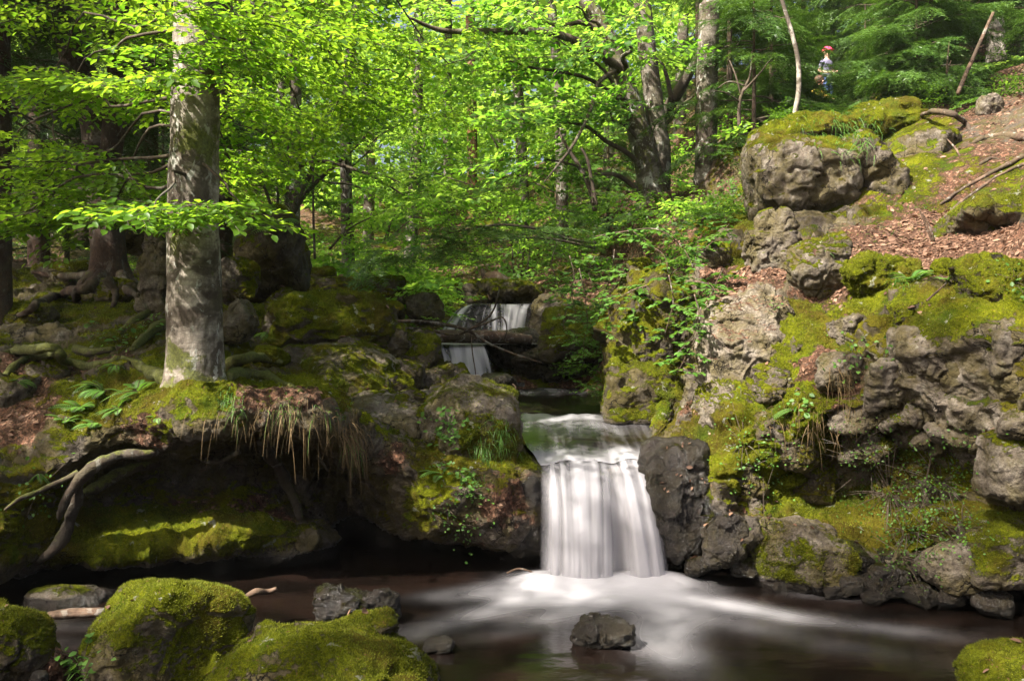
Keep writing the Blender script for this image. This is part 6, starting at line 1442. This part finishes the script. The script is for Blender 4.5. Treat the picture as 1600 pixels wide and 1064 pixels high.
grass('green grass down the flank of the sloping boulder', [((745, 690), (760, 715), 8), ((770, 660), (795, 700), 10), ((725, 735), (745, 760), 6)], 260, .07, 5, M_FERN, 1.2, .6, name='grass')
grass('grass on the moss of the outcrop', [((1300, 180), (1380, 200), 10), ((1250, 190), (1330, 230), 14), ((1320, 200), (1360, 230), 8)], 300, .12, 6, M_FERN, .9, .8, name='grass', w=.004)
grass('grass blades in the gap between front boulders', [((105, 1030), (130, 1060), 8)], 60, .12, 7, M_FERN, .6, .8, name='grass')
grass('tuft on the rim of the wall', [((1395, 435), (1420, 445), 5)], 60, .12, 8, M_FERN, .8, .8, name='grass')
grass('short grass along the sunny slope', [((1380, 320), (1470, 320), 10), ((1290, 380), (1480, 350), 12)], 260, .07, 9, M_FERN, .7, .9, name='grass')

# ------------------------------------------------------------------ leaf litter, moss shoots and undergrowth (nobody could count these)
def sample(V, F, wgt, n, rs):
    t = F[:, :3] if F.shape[1] == 3 else np.concatenate([F[:, [0, 1, 2]], F[:, [0, 2, 3]]])
    a, b, c = V[t[:, 0]], V[t[:, 1]], V[t[:, 2]]
    cr_ = np.cross(b - a, c - a); ar = np.linalg.norm(cr_, axis=1)
    w = ar * wgt[t].mean(1)
    cs = np.cumsum(w)
    if cs[-1] <= 0: return np.zeros((0, 3)), np.zeros((0, 3))
    i = np.searchsorted(cs, rs.rand(n) * cs[-1])
    r1 = np.sqrt(rs.rand(n))[:, None]; r2 = rs.rand(n)[:, None]
    p = a[i] * (1 - r1) + b[i] * r1 * (1 - r2) + c[i] * r1 * r2
    return p, cr_[i] / np.maximum(ar[i], 1e-12)[:, None]
rs = np.random.RandomState(21)
inview = (np.abs((TV[:, 0] / TV[:, 1])) < .62)
wl_ = np.clip(BANK_MASK[:, 2] - .45, 0, 1) ** 1.5 * sstep(.25, .6, TN[:, 2]) * inview * (np.clip(anchors(TV, LITTER), 0, 1) + .08)
p1, n1 = sample(TV, TF, wl_, 5200, rs)
gv = sstep(.5, .9, GN[:, 2]) * (np.abs(VV[:, 0] / VV[:, 1]) < .62) * (VV[:, 1] < 13) * np.clip(.35 - gm, .03, 1)
p2, n2 = sample(VV, GF, gv, 2600, rs)
pr_, nr_ = [], []
for ob, V, F, c in ROCKS:
    nv_ = normals(V, F)
    k = 4
    if ob.name.startswith('stone') or V[:, 1].mean() > 7: k = 1
    if ob.get('group') == G_POOL: k = 0
    p, n_ = sample(V, F, sstep(.5, .9, nv_[:, 2]), k, rs); pr_.append(p); nr_.append(n_)
extra = [hit(x, y) for x, y in [(1070, 685), (1068, 692), (1066, 700), (1072, 730), (1055, 742), (1066, 742), (1078, 748), (1082, 760), (1098, 748), (1100, 752), (1112, 760), (1045, 700), (1060, 655), (1075, 648), (1090, 640), (1100, 636), (1110, 680), (1165, 802), (1168, 805), (1172, 806), (1138, 795), (1160, 840)]]
p3 = np.array([e[0] for e in extra if e[0] is not None]); n3 = np.array([e[1] for e in extra if e[0] is not None])
pp = np.concatenate([p1, p2] + pr_ + [p3]); nn = np.concatenate([n1, n2] + nr_ + [n3])
nn = np.where((nn[:, 2] < 0)[:, None], -nn, nn)
nn[-len(p3):] = n3
dd = np.cross(nn, rs.normal(size=nn.shape)); upn = nn + .35 * rs.normal(size=nn.shape)
V, F, k = leaf_mesh(pp + nn * .006, dd, upn, np.where(pp[:, 1] > 7.5, .038, .030) * np.clip(np.exp(rs.normal(0, .38, len(pp))), .4, 2), .6, True)
tag(mk('fallen_leaves', V, F, M_LITTER, smooth=False, attrs={'tint': np.repeat(np.clip(rs.normal(.30, .33, len(pp)), 0, 1), k)}), kind='stuff')

def moss_shoots(V, F, mask, n, parent, rs, L=.0105):
    nv_ = normals(V, F)
    if nv_[:, 2].mean() < 0 and parent is bank: nv_ = -nv_
    vis = (np.abs(V[:, 0] / V[:, 1]) < .62)
    w = sstep(.42, .75, mask) * vis
    p, nr = sample(V, F, w, n, rs)
    if not len(p): return
    d = nr + rs.normal(0, .45, p.shape) + np.array((0, 0, .15)); d /= np.linalg.norm(d, axis=1)[:, None]
    l = (L * (p[:, 1] / 5) ** .6 * rs.uniform(.5, 1.4, len(p)))[:, None]
    s = np.cross(d, rs.normal(size=d.shape)); s /= np.linalg.norm(s, axis=1)[:, None]
    wd = l * .16
    Vm = np.stack([p - s * wd - d * l * .2, p + s * wd - d * l * .2, p + d * l], 1).reshape(-1, 3)
    t = np.clip(.5 + .9 * fbm(p * 3, 2) + rs.normal(0, .2, len(p)), 0, 1)
    ob = mk('moss', Vm, np.arange(len(Vm)).reshape(-1, 3), M_MOSS, parent=parent, smooth=False, attrs={'tint': np.repeat(t, 3)})
    ob['kind'] = 'stuff'
moss_shoots(TV, TF, BANK_MASK[:, 0], 150000, bank, rs)
for ob, V, F, c in ROCKS:
    wpx = (V[:, 0].max() - V[:, 0].min()) / V[:, 1].mean() * FPX
    if wpx > 80 and c[:, 0].mean() > .25:
        moss_shoots(V, F, c[:, 0], int(min(16000, wpx * wpx * .22)), ob, rs)

# herbs and seedlings carpeting the valley floor
rs = np.random.RandomState(31)
px_ = np.concatenate([rs.uniform(420, 960, 620), rs.uniform(960, 1180, 120), rs.uniform(-20, 300, 60), rs.uniform(1380, 1620, 40)])
yy = np.concatenate([10.2 + 13 * rs.rand(620) ** 1.6, rs.uniform(9, 15, 120), rs.uniform(11, 20, 60), rs.uniform(12, 16, 40)])
pos = []
for a, b in zip(px_, yy):
    x = (a - 800) / FPX * b
    loc, n_ = drop(x, b)
    if loc is not None and not (abs(loc[0] - .0) < .9 and b < 12.2 and 690 < a < 860): pos.append(loc + (0, 0, rs.uniform(.03, .30)))
pos = np.array(pos); d = rs.normal(0, 1, (len(pos), 3)) * np.array((1, 1, .15)) + np.array((0, 0, .12))
V, F, T, tw = place(BACK, pos, d, rs.uniform(.35, .75, len(pos)), rs, .3, rs.normal(.05, .2, len(pos)), False)
tag(mk('undergrowth', V, F, M_LBACK, smooth=False, attrs={'tint': T}), kind='stuff')
px_ = np.concatenate([rs.uniform(1360, 1620, 150), rs.uniform(925, 1110, 110), rs.uniform(1120, 1240, 60)])
yy = np.concatenate([rs.uniform(11.2, 15, 150), rs.uniform(7.6, 9.5, 110), rs.uniform(9.6, 12, 60)])
pos = []
for a, b in zip(px_, yy):
    loc, n_ = drop((a - 800) / FPX * b, b)
    if loc is not None: pos.append(loc + (0, 0, rs.uniform(.0, .16)))
pos = np.array(pos); d = rs.normal(0, 1, (len(pos), 3)) * np.array((1, 1, .15)) + np.array((0, -.2, .15))
V, F, T, tw = place(BEECH, pos, d, rs.uniform(.3, .6, len(pos)), rs, .3, rs.normal(.1, .2, len(pos)), False)
tag(mk('undergrowth', V, F, M_LDARK, smooth=False, attrs={'tint': T}), kind='stuff')
# the wood beyond, one mass of foliage
k = 2600
a = rs.uniform(-250, 1750, k); b = rs.uniform(31, 56, k)
x = (a - 800) / FPX * b
z = ground_z(x, b) + 10.5 * rs.rand(k) ** .9
c = rs.normal(0, 1, (k, 3)) * np.array((1, 1, .25))
keep = (fbm(np.stack([x, b, z], 1) * .22, 3) > -.28) & (((x - P(655, 80, 43)[0]) / 1.9) ** 2 + ((z - P(655, 80, 43)[2]) / 1.5) ** 2 > 1)
V, F, T, tw = place(BACKF, np.stack([x, b, z], 1)[keep], c[keep], rs.uniform(1.5, 2.6, keep.sum()), rs, .4, rs.normal(.4, .25, keep.sum()), False)  # tint raised throughout, painting the background glow into the leaves
tag(mk('woodland', V, F, M_LBACK, smooth=False, attrs={'tint': T}), kind='stuff')

# sunlit air of the valley
bm = bmesh.new(); bmesh.ops.create_cube(bm, size=1)
for v in bm.verts: v.co = Vector((v.co.x * 190, 33 + v.co.y * 100, 14 + v.co.z * 36))
hm = bpy.data.meshes.new('haze'); bm.to_mesh(hm); bm.free()
hz = N('haze_air'); pv = hz.n('ShaderNodeVolumePrincipled'); pv.inputs['Color'].default_value = (0.93, 0.97, 0.9, 1); pv.inputs['Density'].default_value = 0.0005; pv.inputs['Anisotropy'].default_value = 0.2
hz.link(pv.outputs[0], hz.out.inputs['Volume'])
hm.materials.append(hz.m)
ho = bpy.data.objects.new('haze', hm); COL.objects.link(ho); tag(ho, kind='stuff')

# ------------------------------------------------------------------ walkers on the path above
M_SKIN = mat_plain('skin', (0.55, 0.34, 0.25), .55, .08)
M_SHIRT = mat_plain('grey_violet_cloth', (0.16, 0.15, 0.23), .85, .15)
M_BLUE = mat_plain('blue_cloth', (0.045, 0.075, 0.17), .85, .15)
M_YELLOW = mat_plain('yellow_cloth', (0.62, 0.45, 0.07), .8, .1)
M_PINK = mat_plain('pink_cloth', (0.72, 0.20, 0.27), .7, .1)
M_RED = mat_plain('red_cap_cloth', (0.75, 0.05, 0.12), .7, .1)
M_DARK = mat_plain('dark_cloth', (0.03, 0.025, 0.03), .8, .2)
M_HAIR = mat_plain('brown_hair', (0.07, 0.035, 0.02), .6, .2)

def figure(name, label, loc, scale, rotz, joints, edges, zones, cap=None, hair=None):
    """a body grown over a skeleton of joints (position, radius), then coloured as skin and clothes; cap and hair are its own pieces"""
    root = thing(name, label, 'person', loc)
    keys = list(joints)
    me = bpy.data.meshes.new('body')
    me.from_pydata([joints[k][0] for k in keys], [(keys.index(a), keys.index(b)) for a, b in edges], [])
    ob = bpy.data.objects.new('body', me)
    COL.objects.link(ob)
    md = ob.modifiers.new('skin', 'SKIN'); md.use_smooth_shade = True
    for i, k in enumerate(keys):
        r = joints[k][1]
        me.skin_vertices[0].data[i].radius = r if isinstance(r, tuple) else (r, r)
        me.skin_vertices[0].data[i].use_root = (k == 'pelvis')
    ob.modifiers.new('sub', 'SUBSURF').levels = 2
    dg = bpy.context.evaluated_depsgraph_get()
    nm = bpy.data.meshes.new_from_object(ob.evaluated_get(dg))
    ob.modifiers.clear(); ob.data = nm
    nm.materials.clear()
    mats = [M_SKIN] + [z[1] for z in zones]
    for m in mats: nm.materials.append(m)
    for p in nm.polygons:
        c = p.center
        for i, z in enumerate(zones):
            if z[0](c): p.material_index = i + 1
    ob.parent = root
    H = joints['head'][0]
    def piece(nm_, fn, mat, sub=3):
        v, f = ico(sub); V = np.array([fn(q) for q in v])
        o2 = mk(nm_, V + np.array(root.location), f, mat, parent=root); return o2
    for sx_ in (-1, 1):
        piece('eye', lambda q: np.array((H[0] + sx_ * .032, H[1] - .088, H[2] + .005)) + q * .013, M_DARK, 2)
        piece('ear', lambda q: np.array((H[0] + sx_ * .092, H[1] + .005, H[2])) + q * np.array((.014, .026, .036)), M_SKIN, 2)
    piece('nose', lambda q: np.array((H[0], H[1] - .104, H[2] - .022)) + q * np.array((.014, .02, .022)), M_SKIN, 2)
    piece('mouth', lambda q: np.array((H[0], H[1] - .091, H[2] - .056)) + q * np.array((.026, .008, .006)), M_PINK, 2)
    if hair: piece('hair', lambda q: np.array((H[0], H[1] + .018, H[2] + .022)) + q * np.array((.108, .112, .118)) * (1 if q[2] > -.35 else .97), M_HAIR)
    if cap:
        piece('cap', lambda q: np.array((H[0], H[1] + .005, H[2] + .055)) + np.array((q[0] * .13, q[1] * .14, max(q[2], -.2) * .11)), cap)
        piece('cap_brim', lambda q: np.array((H[0], H[1] - .135, H[2] + .048)) + q * np.array((.085, .075, .010)), cap)
    root.scale = (scale,) * 3
    root.rotation_euler = (0, 0, rotz)
    return root
def hand(j, e, key, w, d, s):
    """palm, four fingers and a thumb at wrist key w, pointing along d"""
    d = Vector(d).normalized(); side = d.cross(Vector((0, 0, 1))).normalized() if abs(d.z) < .9 else Vector((1, 0, 0))
    wp = Vector(j[w][0]); palm = wp + d * .06
    j[key + 'palm'] = (tuple(palm), (.030, .018)); e.append((w, key + 'palm'))
    for i, (o, l) in enumerate([(-.024, .062), (-.008, .074), (.008, .070), (.024, .055)]):
        a = palm + side * o * .9 + d * .02; b = palm + side * o * 1.15 + d * (.02 + l * .6) + Vector((0, 0, -.006)); c = palm + side * o * 1.15 + d * (.02 + l) + Vector((0, 0, -.022))
        for nme, v in (('a', a), ('b', b), ('c', c)): j[key + str(i) + nme] = (tuple(v), .0085)
        e += [(key + 'palm', key + str(i) + 'a'), (key + str(i) + 'a', key + str(i) + 'b'), (key + str(i) + 'b', key + str(i) + 'c')]
    a = wp + d * .03 + side * .03 * s; b = a + side * .025 * s + d * .03
    j[key + 'ta'] = (tuple(a), .011); j[key + 'tb'] = (tuple(b), .009); e += [(w, key + 'ta'), (key + 'ta', key + 'tb')]
j = {'pelvis': ((0, 0, .84), (.14, .10)), 'waist': ((0, .01, .98), (.13, .09)), 'chest': ((0, 0, 1.16), (.16, .105)), 'shoulders': ((0, .01, 1.29), (.12, .08)), 'neck': ((0, 0, 1.37), .048), 'chin': ((0, -.01, 1.44), (.062, .072)), 'head': ((0, -.01, 1.52), (.088, .102)), 'crown': ((0, .0, 1.585), (.07, .08)),
     'sl': ((.17, .01, 1.27), .055), 'el': ((.25, .04, 1.03), .042), 'wl': ((.10, -.20, .98), .030), 'sr': ((-.17, .01, 1.27), .055), 'er': ((-.24, .03, 1.03), .042), 'wr': ((-.10, -.20, .96), .030),
     'hl': ((.085, 0, .80), .085), 'kl': ((.10, -.04, .46), .060), 'al': ((.10, .02, .08), .040), 'tl': ((.11, -.13, .035), .036), 'hr': ((-.085, 0, .80), .085), 'kr': ((-.11, -.10, .46), .060), 'ar': ((-.11, .06, .09), .040), 'tr': ((-.12, -.09, .035), .036)}
e = [('pelvis', 'waist'), ('waist', 'chest'), ('chest', 'shoulders'), ('shoulders', 'neck'), ('neck', 'chin'), ('chin', 'head'), ('head', 'crown'), ('shoulders', 'sl'), ('sl', 'el'), ('el', 'wl'), ('shoulders', 'sr'), ('sr', 'er'), ('er', 'wr'),
     ('pelvis', 'hl'), ('hl', 'kl'), ('kl', 'al'), ('al', 'tl'), ('pelvis', 'hr'), ('hr', 'kr'), ('kr', 'ar'), ('ar', 'tr')]
hand(j, e, 'L', 'wl', (-.5, -.8, .1), 1); hand(j, e, 'R', 'wr', (.5, -.8, .1), -1)
loc, _n = drop(*(P(1292, 178, 16.2)[:2]))
zones = [(lambda c: c.z < .90, M_BLUE), (lambda c: c.z < .42 and c.z > .1, M_SKIN), (lambda c: c.z < .10, M_DARK), (lambda c: .90 <= c.z < 1.34 and not (abs(c.x) < .20 and c.y < -.115) and not (abs(c.x) > .16 and c.z < 1.12), M_SHIRT)]
hgt = (CAMH - (76 - HY) / FPX * 16.2) - loc[2]
figure('person', 'walker in a red cap, grey-violet shirt and blue shorts behind the young firs', loc, max(.7, min(1.0, hgt / 1.64)), math.radians(25), j, e, zones, cap=M_RED, hair=False)
j = {'pelvis': ((0, .05, .17), (.13, .11)), 'waist': ((0, .03, .30), (.115, .09)), 'chest': ((0, -.02, .45), (.135, .10)), 'shoulders': ((0, -.04, .56), (.10, .07)), 'neck': ((0, -.06, .63), .045), 'chin': ((0, -.09, .69), (.06, .07)), 'head': ((0, -.10, .77), (.086, .098)), 'crown': ((0, -.08, .835), (.068, .078)),
     'sl': ((.145, -.04, .54), .048), 'el': ((.22, -.16, .38), .038), 'wl': ((.12, -.33, .36), .028), 'sr': ((-.145, -.04, .54), .048), 'er': ((-.22, -.16, .38), .038), 'wr': ((-.12, -.33, .36), .028),
     'hl': ((.09, .0, .16), .08), 'kl': ((.15, -.30, .34), .058), 'al': ((.13, -.36, .06), .038), 'tl': ((.14, -.50, .035), .036), 'hr': ((-.09, .0, .16), .08), 'kr': ((-.15, -.30, .32), .058), 'ar': ((-.13, -.38, .06), .038), 'tr': ((-.14, -.52, .035), .036)}
e = e[:21]
hand(j, e, 'L', 'wl', (-.4, -.8, -.2), 1); hand(j, e, 'R', 'wr', (.4, -.8, -.2), -1)
zones = [(lambda c: c.z < .36 and c.y < -.05 or c.z < .24, M_DARK), (lambda c: c.z < .62 and c.z > .24 and c.y > -.26, M_YELLOW), (lambda c: c.z < .11 and c.y < -.28, M_PINK), (lambda c: c.y < -.34 and c.z > .30, M_SKIN)]
loc, _n = drop(*(P(1276, 178, 16.0)[:2]))
figure('person', 'child in a yellow top and pink shoes sitting beside the red-capped walker', loc, .82, math.radians(20), j, e, zones, hair=True)
